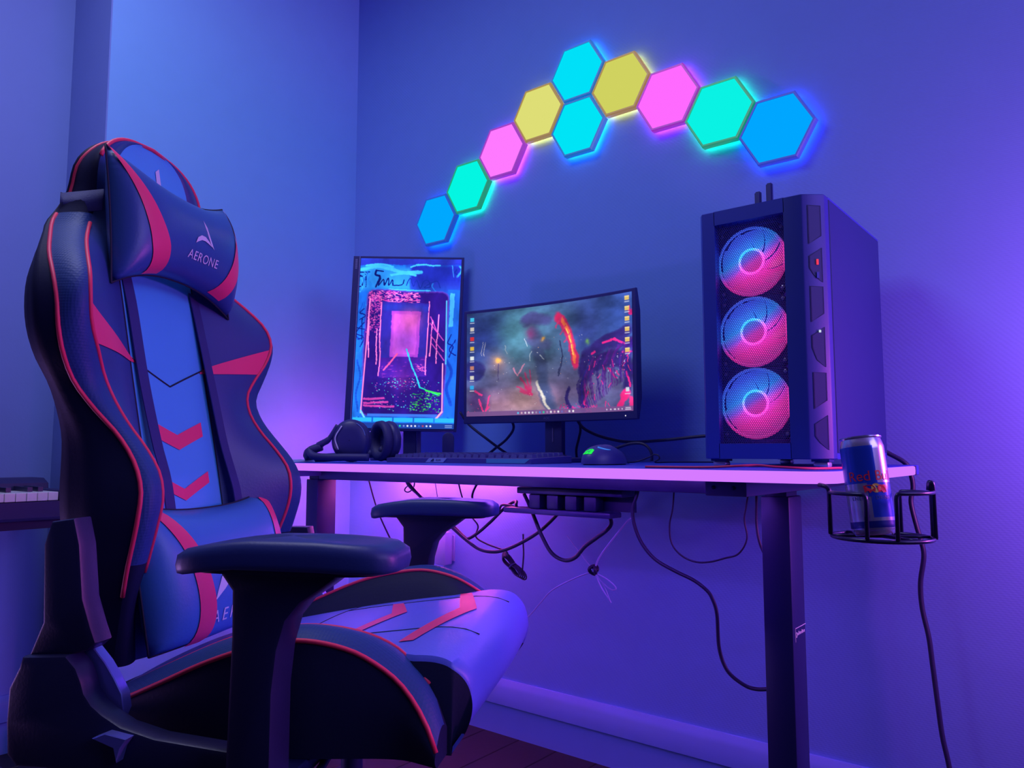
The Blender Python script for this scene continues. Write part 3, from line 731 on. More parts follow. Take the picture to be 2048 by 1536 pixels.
    for k, q in enumerate([(90, 200, 245), (225, 180, 200), (230, 225, 240), (240, 235, 245), (220, 220, 235), (160, 150, 180), (60, 140, 230), (50, 210, 160), (180, 130, 190), (245, 245, 250), (220, 170, 190), (250, 250, 255), (110, 110, 190), (150, 90, 140), (230, 230, 240), (255, 255, 255)]):
        c.ell(.318 + .0222*k, .978, .0075, .013, q, .95, .5)
    for k, w in enumerate((.006, .008, .012, .008, .006)): c.rect(.845 + .022*k, .845 + .022*k + w, .972, .984, (235, 230, 245), .85)
    c.rect(.955, .985, .966, .973, (235, 230, 245), .85); c.rect(.953, .987, .980, .987, (235, 230, 245), .85)
    return c

def screen(name, canvas, fn, parent, gain):
    """lit display: grid mesh, the picture stored per vertex; fn(u, v) -> point, u right, v down"""
    H, Wd = canvas.H, canvas.W
    V = [fn((i + .5) / Wd, (j + .5) / H) for j in range(H) for i in range(Wd)]
    o = mesh(name, V, grid_faces(H, Wd), None, parent)
    lin = np.where(canvas.a <= .04045, canvas.a / 12.92, ((canvas.a + .055) / 1.055) ** 2.4)
    at = o.data.color_attributes.new('picture', 'FLOAT_COLOR', 'POINT')
    at.data.foreach_set('color', np.concatenate([lin, np.ones((H, Wd, 1))], -1).astype(np.float32).ravel())
    m = bpy.data.materials.new('lit_display'); m.use_nodes = True; nt = m.node_tree; nt.nodes.clear()
    out = nt.nodes.new('ShaderNodeOutputMaterial'); e = nt.nodes.new('ShaderNodeEmission'); a = nt.nodes.new('ShaderNodeAttribute'); a.attribute_name = 'picture'
    nt.links.new(a.outputs['Color'], e.inputs[0]); e.inputs[1].default_value = gain; nt.links.new(e.outputs[0], out.inputs[0])
    o.data.materials.append(m); return o

# ------------------------------------------------------------------ curved landscape monitor
mon = thing('curved_monitor', (0.972, -0.160, DZ), 'wide curved monitor showing a dark fantasy wallpaper with desktop icons', 'monitor', None, math.radians(2.6))
MW, MH, MZ = 0.515, 0.306, 1.016 - DZ
def mcurve(x): return 0.022 * (1 - (2*x/MW)**2) - 0.022    # sagitta: ends come forward
def mp(x, z, d):   # local: x right, z up from panel centre, d behind the front face
    return (x, -0.030 + 0.022 + mcurve(x) * 1.0 + d, MZ + z)
xs = np.linspace(-MW/2, MW/2, 25)
prof = [(-MH/2, 0.003), (-MH/2 + 0.002, 0.0), (MH/2 - 0.002, 0.0), (MH/2, 0.003), (MH/2, 0.010), (MH/2 - 0.05, 0.024), (-MH/2 + 0.05, 0.026), (-MH/2, 0.012)]
V = [mp(x, z, d) for x in xs for z, d in prof]
F = grid_faces(len(xs), len(prof), True) + [tuple(range(len(prof)))[::-1], tuple(range((len(xs)-1)*len(prof), len(xs)*len(prof)))]
auto_smooth(mesh('housing', V, F, M['plastic_b'], mon), 30)
SL, SRt, SB, ST = -MW/2 + 0.008, MW/2 - 0.009, -MH/2 + 0.019, MH/2 - 0.008
screen('display', paint_landscape(), lambda u, v: mp(SL + (SRt-SL)*u, ST + (SB-ST)*v, -0.0008), mon, 1.0)
text_on('brand_mark', 'AOC', lambda x, y: mp(-0.005 + x, -MH/2 + 0.0095 + y, -0.0004), 0.009, mat('faint_print', (0.16, 0.16, 0.40), 0.5), mon)
lathe('power_light', [(0.0016, 0), (0.0012, 0.0008)], emat('monitor_led', (0.9, 0.85, 1.0), 1.0), mon, 10, mp(MW/2 - 0.032, -MH/2 + 0.009, -0.0002), (0, -1, 0))
box('stand_neck', (-0.020, 0.006, 0.012), (0.030, 0.024, MZ), M['plastic_b'], mon, 0.002)
box('cable_slot', (0.003, 0.0045, 0.050), (0.006, 0.0065, 0.085), M['metal_mid'], mon)
prism('stand_base', rrect(-0.11, 0.12, -0.10, 0.075, 0.02, 5), lambda u, v, d: (u, v, d), 0.0, 0.011, M['plastic_b'], mon, 0.002, 1)
lathe('swivel_hub', [(0.030, 0.0), (0.030, 0.007), (0.022, 0.010)], M['plastic_b'], mon, 24, (0.005, 0.012, 0.010))

# ------------------------------------------------------------------ portrait monitor
yw = math.radians(38.9)
por = thing('portrait_monitor', (0.424, -0.149, DZ), 'tall portrait monitor in the corner showing a blue and pink neon doorway', 'monitor', None, yw)
QW, QH, QZ = 0.336, 0.531, 1.1145 - DZ
rl = math.radians(2.3)
def pp(x, z, d):
    return (x*math.cos(rl) + z*math.sin(rl), d, QZ - x*math.sin(rl)*0.35 + z*math.cos(rl))
prof = [(-QH/2, 0.003), (-QH/2 + 0.002, 0.0), (QH/2 - 0.002, 0.0), (QH/2, 0.003), (QH/2, 0.010), (QH/2 - 0.07, 0.024), (-QH/2 + 0.07, 0.024), (-QH/2, 0.010)]
xs = [-QW/2, -QW/2 + 0.001, QW/2 - 0.001, QW/2]
V = [pp(x, z, d) for x in xs for z, d in prof]
F = grid_faces(4, len(prof), True) + [tuple(range(len(prof)))[::-1], tuple(range(3*len(prof), 4*len(prof)))]
auto_smooth(mesh('housing', V, F, M['plastic_b'], por), 30)
screen('display', paint_portrait(), lambda u, v: pp(-QW/2 + 0.022 + (QW - 0.029)*u, QH/2 - 0.007 + (-QH + 0.015)*v, -0.0008), por, 1.3)
V = [pp(-QW/2 + 0.0185, s*(QH/2 - 0.001), -0.0006) for s in (1, -1)] + [pp(-QW/2 + 0.0200, s*(QH/2 - 0.001), -0.0006) for s in (-1, 1)]
mesh('bezel_line', V, [(0, 1, 2, 3)], mat('bezel_edge', (0.35, 0.33, 0.75), 0.4), por)
for k in range(6):      # faint, unreadable maker's lettering along the thick bezel
    V = [pp(-QW/2 + 0.006, QH/2 - 0.010 - k*0.0052, -0.0004), pp(-QW/2 + 0.0125, QH/2 - 0.010 - k*0.0052, -0.0004), pp(-QW/2 + 0.0125, QH/2 - 0.0140 - k*0.0052, -0.0004), pp(-QW/2 + 0.006, QH/2 - 0.0140 - k*0.0052, -0.0004)]
    mesh('maker_print', V, [(0, 1, 2, 3)], bpy.data.materials['faint_print'], por)
box('stand_neck', (-0.004, 0.026, 0.010), (0.034, 0.046, QZ - 0.02), M['plastic_b'], por, 0.002)
box('neck_trim', (0.036, 0.030, 0.010), (0.048, 0.044, QZ - 0.1), M['metal_mid'], por, 0.001)
box('mount_block', (-0.04, 0.020, QZ - 0.05), (0.04, 0.040, QZ + 0.05), M['plastic_b'], por, 0.004)
prism('stand_base', rrect(-0.085, 0.095, -0.09, 0.062, 0.02, 5), lambda u, v, d: (u, v, d), 0.0, 0.010, M['plastic_b'], por, 0.002, 1)

# ================================================================== keyboard
kb = thing('keyboard', (0.92, -0.385, DZ), 'dark gaming keyboard with a silver badge on its front edge', 'keyboard')
kbm = mat('keyboard_case', (0.07, 0.06, 0.32), 0.45, var=0.04)
prism('case', [(-0.075, 0.0), (0.075, 0.0), (0.075, 0.016), (0.055, 0.0165), (-0.062, 0.012), (-0.075, 0.0105)], lambda y, z, d: (d, y, z), -0.22, 0.22, kbm, kb, 0.0012, 1)
V = [(0.10, -0.0755, 0.0015), (0.205, -0.0755, 0.0015), (0.219, -0.0755, 0.0105), (0.10, -0.0755, 0.0105)]
mesh('front_lit_patch', V, [(0, 1, 2, 3)], mat('teal_lit_front', (0.10, 0.36, 0.62), 0.35), kb)  # lit part of the case front, light put into the colour
bx0 = -0.085
V = [(bx0, -0.0762, 0.0012), (bx0 + 0.056, -0.0762, 0.0012), (bx0 + 0.069, -0.0762, 0.0112), (bx0 + 0.012, -0.0762, 0.0112)]
V += [(x, y + 0.0012, z) for x, y, z in V]
bd = mesh('badge', V, [(0, 1, 2, 3), (0, 4, 5, 1), (1, 5, 6, 2), (2, 6, 7, 3), (3, 7, 4, 0)], mat('silver_badge', (0.42, 0.48, 0.85), 0.3, 0.3), kb)
ink = mat('badge_ink', (0.01, 0.015, 0.08), 0.5)
text_on('badge_lettering', 'KLIM', lambda x, y: (bx0 + 0.041 + x, -0.0766, 0.0060 + y), 0.0068, ink, bd, 1.05, 0.2)
ax = bx0 + 0.0225
mesh('badge_mark', [(ax - 0.007, -0.0766, 0.0032), (ax + 0.004, -0.0766, 0.0032), (ax + 0.005, -0.0766, 0.0095), (ax + 0.002, -0.0766, 0.0095), (ax - 0.0005, -0.0766, 0.0052), (ax + 0.0015, -0.0766, 0.0052), (ax + 0.0022, -0.0766, 0.0078)],
     [(0, 1, 5, 4), (1, 2, 6, 5), (2, 3, 6), (3, 0, 4, 6)], ink, bd)
bm = bmesh.new(); bm_box(bm, (-0.0082, -0.0082, 0), (0.0082, 0.0082, 0.0075))
for v in bm.verts:
    if v.co.z > 0.001: v.co.x *= 0.78; v.co.y *= 0.78
bmesh.ops.recalc_face_normals(bm, faces=bm.faces[:]); kme = bpy.data.meshes.new('keycap'); bm.to_mesh(kme); bm.free()
kme.materials.append(mat('keycap_plastic', (0.09, 0.085, 0.36), 0.45))
for r in range(6):
    for q in range(20):
        if q in (14, 18) and r in (2, 3): continue
        k = bpy.data.objects.new('keycap', kme); COL.objects.link(k); k.parent = kb
        k.location = (-0.2005 + q*0.0211 + (0.003 if q > 13 else 0), -0.050 + r*0.0195, 0.0122 + r*0.00085)

# ================================================================== mouse
ms = thing('mouse', (1.297, -0.425, DZ), 'dark gaming mouse with a glowing green emblem on its back', 'mouse', None, math.radians(-4))
mm = mat('mouse_shell', (0.055, 0.05, 0.30), 0.4, var=0.03)
def msurf(u, v):     # u around 0..1, v from base 0 to top 1
    a = 2*math.pi*u; ct, st = math.cos(a), math.sin(a)
    L = 0.062; Wd = 0.034*(1 + 0.10*math.cos(2*a) - 0.06*st)
    s = math.cos(v*math.pi/2)**0.75 if v < 1 else 0.0
    hump = 0.038 - 0.010*max(0, st) + 0.002*min(0, st)
    return (Wd*ct*s, L*st*s - 0.010*(1 - s)*0.6, 0.002 + hump*math.sin(v*math.pi/2)**0.9)
surf('shell', msurf, np.linspace(0, 1, 33)[:-1], np.linspace(0, 1, 14), mm, ms, close_u=True)
prism('sole', [(0.031*math.cos(a), 0.057*math.sin(a)) for a in np.linspace(0, 2*math.pi, 25)[:-1]], lambda u, v, d: (u, v, d), 0.0, 0.004, M['plastic'], ms)
lathe('scroll_wheel', [(0.008, -0.0035), (0.0095, -0.002), (0.0095, 0.002), (0.008, 0.0035)], M['rubber'], ms, 20, (0, 0.034, 0.026), (1, 0, 0))
# sail emblem on the rear slope (three fanned sails)
def mback(x, y):
    # point of the shell with local x and height fraction along the rear slope
    v = 0.30 + y; s = math.cos(v*math.pi/2)**0.75; st = -math.sqrt(max(0, 1 - min(1, (x/(0.034*s))**2)))
    return (x, 0.062*st*s - 0.006*(1 - s) - 0.0008, 0.0025 + (0.038 + 0.002*st)*math.sin(v*math.pi/2)**0.9)
gm = emat('green_emblem', (0.02, 0.95, 0.10), 1.0)
for pts in ([(-0.0125, 0.0), (-0.004, 0.02), (-0.001, 0.22), (-0.006, 0.15)], [(-0.003, 0.02), (0.004, 0.03), (0.005, 0.27), (0.000, 0.23)], [(0.0045, 0.03), (0.0105, 0.02), (0.0115, 0.20), (0.006, 0.27)]):
    mesh('emblem', [mback(x - 0.002, y) for x, y in pts], [(0, 1, 2, 3)], gm, ms)
tube('rear_light', [mback(0.010 + 0.016*t, 0.36 - 0.20*t) for t in np.linspace(0, 1, 6)], 0.0016, mat('rear_light_strip', (0.1, 0.3, 0.7), 0.3, emit=(0.05, 0.28, 0.9), estr=0.45), ms, n=2)

# ================================================================== headset lying on the desk
hs = thing('headset', (0.665, -0.48, DZ), 'dark over-ear headset lying on the left end of the desk', 'headset')
HO = Vector((0.665, -0.48, DZ))
hm = mat('headset_plastic', (0.034, 0.032, 0.19), 0.42, var=0.04); hpad = mat('headset_cushion', (0.032, 0.028, 0.17), 0.6, var=0.05)
view = Vector((0.628, -0.778, 0.0)); side = Vector((0.778, 0.628, 0.0))
def cup(c, ax, r, nm):
    c = Vector(c) - HO; ax = Vector(ax).normalized()
    up = Vector((0, 0, 1)); rt = up.cross(ax).normalized()
    def ov(rad, d, sq=1.12):
        return [tuple(c + ax*d + rt*(rad*math.cos(a)) + Vector((0, 0, 1))*(rad*sq*math.sin(a))) for a in np.linspace(0, 2*math.pi, 33)[:-1]]
    sh = []; 
    for rad, d in ((r*0.80, -0.012), (r*0.95, -0.008), (r, 0.0), (r*0.97, 0.008), (r*0.80, 0.015), (r*0.45, 0.018), (0.001, 0.0185)): sh += ov(rad, d)
    o = mesh('ear_cup', sh, grid_faces(7, 32, True) + [tuple(range(32))[::-1]], hm, hs, True)
    pd = []
    for rad, d in ((r*0.74, -0.011), (r*0.93, -0.011), (r*1.0, -0.020), (r*0.96, -0.031), (r*0.78, -0.034), (r*0.60, -0.026), (r*0.55, -0.012)): pd += ov(rad, d)
    mesh('ear_cushion', pd, grid_faces(7, 32, True), hpad, hs, True)
    return c, ax, rt
axn = Vector((0.62, -0.77, 0.015))
c1, a1, r1 = cup((0.654, -0.532, DZ + 0.0520), axn, 0.0455, 'n')
c2, a2, r2 = cup((0.668, -0.425, DZ + 0.0518), -axn + Vector((0.9, 0.55, 0)), 0.0450, 'f')
trim = mat('headset_trim', (0.75, 0.65, 0.95), 0.3)
tube('yoke_trim', [tuple(c1 + a1*0.017 + r1*(-0.030 if r1.dot(side) > 0 else 0.030)*t[0] + Vector((0, 0, t[1]))) for t in ((0.62, 0.034), (1.12, 0.006), (0.86, -0.022))], 0.0017, trim, hs, n=6)
for dd in (0.010, 0.0145):
    tube('cup_groove', [tuple(c1 + a1*dd*1.0 + r1*(0.038 if r1.dot(side) > 0 else -0.038)*math.cos(t) + Vector((0, 0, 0.044*math.sin(t)))) for t in np.linspace(0.25, 1.15, 6)], 0.0010, mat('groove_trim', (0.15, 0.25, 0.62), 0.4), hs, n=3)
# yoke, slider and padded band swinging out to the left, resting on the desk
L_ = -side
tube('yoke', [tuple(c1 + a1*0.006 + L_*0.030 + Vector((0, 0, 0.036))), tuple(c1 + a1*0.008 + L_*0.050 + Vector((0, 0, 0.004))), tuple(c1 + a1*0.004 + L_*0.066 + Vector((0, 0, -0.006))), tuple(c1 + L_*0.078 + Vector((0, 0, -0.012)))], [0.006]*9 + [0.0075]*8 + [0.008]*8, hm, hs, n=8)
band = [tuple(c1 + L_*0.070 + Vector((0, 0, -0.014))), tuple(c1 + L_*0.100 + a1*(-0.004) + Vector((0, 0, -0.026))), tuple(c1 + L_*0.112 + a1*(-0.05) + Vector((0, 0, -0.040))), tuple(c1 + L_*0.085 + a1*(-0.10) + Vector((0, 0, -0.040))), tuple(c2 + L_*0.035 + a1*(-0.01) + Vector((0, 0, -0.030))), tuple(c2 + L_*0.012 + Vector((0, 0, -0.020)))]
tube('headband', band, 0.0105, hpad, hs, n=8, sides=10)
tube('band_arm', [tuple(c1 + L_*0.10 + a1*0.0 + Vector((0, 0, -0.022))), tuple(c1 + L_*0.085 + a1*0.014 + Vector((0, 0, -0.036))), tuple(c1 + L_*0.045 + a1*0.028 + Vector((0, 0, -0.040))), tuple(c1 + a1*0.034 + Vector((0, 0, -0.040))), tuple(c1 - L_*0.05 + a1*0.034 + Vector((0, 0, -0.0405)))], 0.0088, hpad, hs, n=8, sides=10)
tag(mesh('folded_paper', [(0.495, -0.62, DZ + 0.0005), (0.555, -0.62, DZ + 0.0005), (0.555, -0.56, DZ + 0.0005), (0.495, -0.56, DZ + 0.0005), (0.497, -0.618, DZ + 0.004), (0.553, -0.618, DZ + 0.0025), (0.553, -0.562, DZ + 0.005), (0.497, -0.562, DZ + 0.007)],
     [(0,3,2,1),(4,5,6,7),(0,1,5,4),(1,2,6,5),(2,3,7,6),(3,0,4,7)], M['white_plastic']), 'small white folded paper on the desk left of the headset', 'paper')

# ================================================================== small upright gadget behind the keyboard
gd = thing('desk_gadget', (0.672, -0.215, DZ), 'small dark round-topped gadget standing between the two monitors', 'gadget', None, yw)
ol = [(-0.0155, 0.0), (0.0155, 0.0)] + [(0.0155*math.cos(a), 0.062 + 0.0155*math.sin(a)) for a in np.linspace(0, math.pi, 9)]
prism('body', ol, lambda u, v, d: (u, d, v), -0.010, 0.010, M['plastic_b'], gd, 0.003, 2)
box('foot', (-0.018, -0.014, 0.0), (0.018, 0.014, 0.004), M['plastic_b'], gd, 0.001, 1)

# ================================================================== cables on and under the desk
def cable(pts, r, label, group=None, m=None, n=8, name='cable', cat='cable'):
    o = tube(name, pts, r, m or M['rubber'], None, n); tag(o, label, cat, group); return o
G1 = 'black cables behind the monitors'
cable([(0.80,-0.135,0.90),(0.818,-0.115,0.858),(0.785,-0.10,0.826),(0.745,-0.10,0.800),(0.70,-0.11,0.7725),(0.66,-0.14,0.768)], 0.0036, 'black cable curving left down to the desk below the curved monitor', G1)
cable([(0.64,-0.135,0.90),(0.666,-0.125,0.864),(0.722,-0.11,0.822),(0.780,-0.10,0.785),(0.82,-0.09,0.768),(0.88,-0.085,0.7675)], 0.0036, 'black cable slanting right down to the desk and crossing another', G1)
cable([(1.015,-0.125,0.90),(1.030,-0.11,0.856),(1.059,-0.10,0.835),(1.110,-0.10,0.820),(1.169,-0.10,0.812),(1.259,-0.10,0.816),(1.341,-0.10,0.823),(1.42,-0.09,0.828),(1.47,-0.06,0.832),(1.54,-0.045,0.835),(1.56,-0.072,0.835)], 0.0038, 'black cable drooping from the curved monitor across to the tower', G1)
cable([(1.028,-0.125,0.895),(1.023,-0.10,0.850),(1.012,-0.09,0.825),(1.000,-0.085,0.795),(0.995,-0.075,0.768)], 0.0034, 'short black cable running down beside the monitor stand', G1)
cable([(1.165,-0.20,0.768),(1.18,-0.20,0.792),(1.204,-0.20,0.802),(1.237,-0.20,0.808),(1.262,-0.20,0.804),(1.277,-0.20,0.788),(1.278,-0.20,0.7685)], 0.0034, 'black cable arching up from the desk behind the mouse', G1)
cable([(1.300,-0.362,DZ+0.008),(1.29,-0.32,DZ+0.003),(1.262,-0.28,DZ+0.003),(1.268,-0.25,DZ+0.004),(1.301,-0.25,0.778),(1.311,-0.25,0.783),(1.321,-0.25,0.781),(1.323,-0.25,0.774),(1.311,-0.245,DZ+0.003),(1.33,-0.20,DZ+0.003),(1.42,-0.12,DZ+0.003)], 0.0016, 'thin looping mouse cable on the desk beside the tower', None)
G2 = 'dark cables hanging under the desk'
cable([(0.485,-0.2,0.735),(0.50,-0.2,0.697),(0.553,-0.205,0.667),(0.605,-0.22,0.650),(0.652,-0.22,0.619),(0.693,-0.22,0.596),(0.737,-0.22,0.567),(0.752,-0.22,0.564),(0.785,-0.22,0.581),(0.827,-0.22,0.611),(0.872,-0.22,0.647),(0.907,-0.23,0.664),(0.935,-0.25,0.668),(0.962,-0.285,0.664),(0.975,-0.30,0.656)], 0.0042, 'dark cable dipping behind the far armrest and rising to the power strip', G2)
cable([(0.512,-0.24,0.735),(0.56,-0.24,0.690),(0.61,-0.24,0.655),(0.662,-0.24,0.615),(0.712,-0.24,0.591),(0.761,-0.24,0.563),(0.807,-0.24,0.543),(0.853,-0.24,0.54),(0.897,-0.24,0.55),(0.952,-0.24,0.574),(1.002,-0.24,0.603),(1.058,-0.25,0.645),(1.075,-0.27,0.662)], 0.0042, 'dark cable in a long low swoop from the left up to the power strip', G2)
cable([(0.974,-0.27,0.69),(0.985,-0.262,0.661),(1.001,-0.26,0.627),(1.021,-0.26,0.59),(1.048,-0.26,0.555),(1.083,-0.26,0.542),(1.113,-0.26,0.551),(1.139,-0.26,0.577),(1.168,-0.26,0.597),(1.197,-0.26,0.617),(1.209,-0.26,0.633),(1.209,-0.27,0.655)], 0.0044, 'dark cable hanging in a deep loop below the power strip', G2)
cable([(0.688,-0.2,0.735),(0.707,-0.2,0.676),(0.728,-0.2,0.638),(0.748,-0.2,0.615),(0.767,-0.2,0.595),(0.76,-0.2,0.567),(0.796,-0.2,0.552),(0.846,-0.2,0.542),(0.864,-0.2,0.537),(0.869,-0.2,0.522)], 0.0022, 'thin kinked cable running down to the tied bundle', G2)
cable([(0.795,-0.21,0.735),(0.756,-0.21,0.678),(0.769,-0.21,0.64),(0.804,-0.21,0.631),(0.834,-0.21,0.632),(0.854,-0.22,0.639),(0.89,-0.25,0.658),(0.95,-0.285,0.660),(0.972,-0.295,0.654)], 0.0030, 'short dark cable sagging just right of the far armrest', G2)
cable([(0.524,-0.2,0.730),(0.512,-0.2,0.700),(0.491,-0.2,0.686),(0.489,-0.2,0.677),(0.505,-0.2,0.675),(0.525,-0.2,0.691),(0.530,-0.2,0.730)], 0.0020, 'small loop of dark cable hanging from the desk at the left', G2)
cable([(1.322,-0.33,0.74),(1.314,-0.33,0.703),(1.303,-0.33,0.671),(1.307,-0.33,0.639),(1.323,-0.33,0.605),(1.352,-0.33,0.576),(1.392,-0.33,0.558),(1.435,-0.33,0.543),(1.461,-0.33,0.527),(1.472,-0.33,0.512),(1.48,-0.33,0.486),(1.483,-0.33,0.424),(1.498,-0.33,0.386),(1.527,-0.33,0.367),(1.552,-0.33,0.363),(1.588,-0.335,0.372)], 0.0036, 'long dark cable snaking down from the desk to the right leg', G2)
cable([(1.384,-0.3,0.74),(1.378,-0.3,0.678),(1.37,-0.3,0.641),(1.374,-0.3,0.606),(1.394,-0.3,0.584),(1.423,-0.3,0.574),(1.453,-0.3,0.576),(1.485,-0.3,0.586),(1.513,-0.3,0.597),(1.53,-0.3,0.626),(1.526,-0.3,0.66),(1.53,-0.3,0.685),(1.541,-0.3,0.74)], 0.0018, 'thin dark cable hanging in a wide U beside the right leg', G2)
cable([(1.557,-0.31,0.74),(1.554,-0.31,0.696),(1.553,-0.31,0.655),(1.560,-0.315,0.622),(1.575,-0.318,0.590),(1.588,-0.318,0.56)], 0.0026, 'short dark cable running down against the right desk leg', G2)
cable([(0.462,-0.06,0.735),(0.469,-0.05,0.66),(0.474,-0.04,0.60),(0.472,-0.035,0.552)], 0.0012, 'hair-thin cable running down to the white wall adapter', None)
cable([(0.318,-0.20,0.735),(0.335,-0.16,0.60),(0.375,-0.09,0.44),(0.400,-0.05,0.36),(0.405,-0.02,0.30)], 0.0024, 'thin dark cable slanting down to the wall right of the left desk leg', None)
cord = cable([(1.60,-0.060,0.835),(1.69,-0.045,0.808),(1.718,-0.04,0.789),(1.752,-0.038,0.767),(1.761,-0.036,0.745),(1.764,-0.036,0.719),(1.760,-0.04,0.690),(1.769,-0.045,0.644),(1.775,-0.045,0.619),(1.779,-0.045,0.588),(1.771,-0.045,0.536),(1.772,-0.045,0.489),(1.781,-0.045,0.435),(1.785,-0.045,0.386),(1.791,-0.045,0.311),(1.796,-0.045,0.255),(1.805,-0.045,0.201),(1.815,-0.05,0.120),(1.82,-0.06,0.03),(1.83,-0.10,0.006),(1.90,-0.14,0.0055)], 0.0046, 'thick black power cord from the tower hanging down the wall at the right', None)
bd = thing('cable_bundle', (0.885, -0.2, 0.476), 'tied bundle of thin black cable dangling below the desk', 'cable')
BO = Vector((0.885, -0.2, 0.476)); bdir = Vector((0.80, 0, -0.60)); bup = Vector((0.60, 0, 0.80)); bc = Vector((0.883, -0.2, 0.503))
for k in range(5):
    s = 0.8 + 0.09*k; yy = (k - 2)*0.0035
    loop = [tuple(bc - BO + Vector((0, yy, 0)) + bdir*(0.040*s*math.cos(a)) + bup*(0.010*s*math.sin(a)*(0.5 + 0.9*abs(math.cos(a))))) for a in np.linspace(0, 2*math.pi, 25)[:-1]]
    tube('coil', loop, 0.0021, M['rubber'], bd, closed=True, raw=True, sides=6)
tube('twist_tie', [tuple(bc - BO + bup*(0.0085*math.cos(a)) + Vector((0, 0.011*math.sin(a), 0))) for a in np.linspace(0, 2*math.pi, 13)[:-1]], 0.0022, M['belt'], bd, closed=True, raw=True, sides=6)
tube('loose_end', [tuple(Vector(p) - BO) for p in ((0.917,-0.2,0.585),(0.917,-0.2,0.56),(0.918,-0.2,0.534),(0.914,-0.2,0.494))], 0.0020, M['rubber'], bd)

# power strip in a hanging tray
ps = thing('power_strip', (1.10, -0.30, 0.648), 'long dark power strip hanging in a tray under the desk', 'power strip')
box('strip_body', (-0.145, -0.025, 0.0), (0.145, 0.025, 0.012), M['plastic_b'], ps, 0.003)
box('tray', (-0.10, -0.03, 0.046), (0.178, 0.03, 0.060), M['metal_dark'], ps, 0.002)
box('tray_back', (-0.10, 0.024, 0.012), (0.178, 0.030, 0.0975), M['metal_dark'], ps)
for px in (-0.085, 0.15): box('hanger', (px, -0.004, 0.060), (px + 0.014, 0.0, 0.0975), M['metal_dark'], ps)
for px in (-0.06, -0.01, 0.04, 0.09):
    box('plug', (px - 0.016, -0.017, 0.012), (px + 0.016, 0.017, 0.045), M['metal_dark'], ps, 0.004)
# white string tied below the desk
st = thing('white_string', (1.164, -0.26, 0.39), 'thin white string with a knotted bow dangling below the desk', 'string')
TO = Vector((1.164, -0.26, 0.39))
for pts, r in (([(1.215,-0.27,0.72),(1.25,-0.265,0.69),(1.262,-0.26,0.655),(1.245,-0.26,0.635),(1.203,-0.26,0.588),(1.175,-0.26,0.553),(1.164,-0.26,0.527)], 0.0020), ([(1.164,-0.26,0.526),(1.135,-0.26,0.553),(1.091,-0.26,0.598)], 0.0011),
               ([(1.164,-0.26,0.523),(1.199,-0.262,0.511),(1.221,-0.264,0.496),(1.209,-0.264,0.491),(1.181,-0.262,0.507),(1.164,-0.26,0.523)], 0.0016), ([(1.164,-0.26,0.523),(1.180,-0.258,0.492),(1.205,-0.258,0.462)], 0.0016), ([(1.166,-0.262,0.523),(1.190,-0.262,0.496),(1.203,-0.258,0.464)], 0.0012),
               ([(1.164,-0.26,0.526),(1.112,-0.26,0.505),(1.048,-0.26,0.471),(1.012,-0.26,0.436),(0.968,-0.26,0.395),(0.90,-0.26,0.372)], 0.0014)):
    tube('strand', [tuple(Vector(p) - TO) for p in pts], r, M['string'], st)
tube('dark_knot', [tuple(Vector((1.162, -0.26, 0.527)) - TO + Vector((0.008*math.cos(t), 0.006*math.sin(1.7*t), 0.009*math.sin(t)))) for t in np.linspace(0, 9, 26)], 0.0042, M['rubber'], st, raw=True, sides=6)
# white adapter plugged into the wall
ad = thing('wall_adapter', (0.469, 0.0, 0.449), 'white rectangular adapter on the wall behind the far armrest', 'adapter')
box('housing', (-0.022, -0.036, 0.0), (0.022, -0.004, 0.098), M['white_plastic'], ad, 0.004)
box('wall_plate', (-0.030, -0.004, 0.01), (0.030, 0.0, 0.088), M['white_plastic'], ad, 0.001, 1)
tube('lead', [(0.0, -0.02, 0.001), (0.002, -0.022, -0.05), (0.006, -0.014, -0.20), (0.01, -0.012, -0.29)], 0.0012, M['white_plastic'], ad)

# ================================================================== cup holder and can at the right desk corner
ch = thing('cup_holder', (1.845, -0.643, 0.681), 'black wire cup holder hooked onto the right corner of the desk', 'cup holder')
wr = 0.0026; R = 0.0605
wm = mat('black_wire', (0.020, 0.016, 0.09), 0.28, 0.3)
def cyl(adeg, z, r=R): a = math.radians(adeg); return (r*math.cos(a), r*math.sin(a), z)
tube('bottom_ring', [cyl(a, 0.0, R*0.97) for a in np.linspace(0, 360, 41)[:-1]], wr, wm, ch, closed=True, raw=True, sides=8)
def smooth_corner(P, n=4):
    out = []
    for i_, p in enumerate(P):
        p = np.array(p, float)
        if 0 < i_ < len(P) - 1:
            a = np.array(P[i_-1], float); b = np.array(P[i_+1], float); rad = 0.007
            p0 = p + (a - p)/np.linalg.norm(a - p)*min(rad, np.linalg.norm(a - p)*.45); p1 = p + (b - p)/np.linalg.norm(b - p)*min(rad, np.linalg.norm(b - p)*.45)
            for t in np.linspace(0, 1, n): out.append((1-t)**2*p0 + 2*t*(1-t)*p + t*t*p1)
        else: out.append(p)
    return out
def loop(a0, a1, zt, nm='side_loop'):
    arc = [cyl(a, zt) for a in np.linspace(a0, a1, 9)]
    P = [cyl(a0, 0.002)] + arc + [cyl(a1, 0.002)]
    tube(nm, smooth_corner(P), wr, wm, ch, raw=True, sides=8)
loop(204, 268, 0.056); loop(300, 372, 0.058); loop(28, 80, 0.056)
for a0 in (196, 186):      # hooks that reach up and over the desk edge, left
    P = [cyl(a0, 0.002), cyl(a0, 0.062), tuple(np.array(cyl(a0, 0.0645)) + np.array((-0.014, 0.004, 0.0)))]
    tube('hook', smooth_corner(P), wr, wm, ch, raw=True, sides=8)
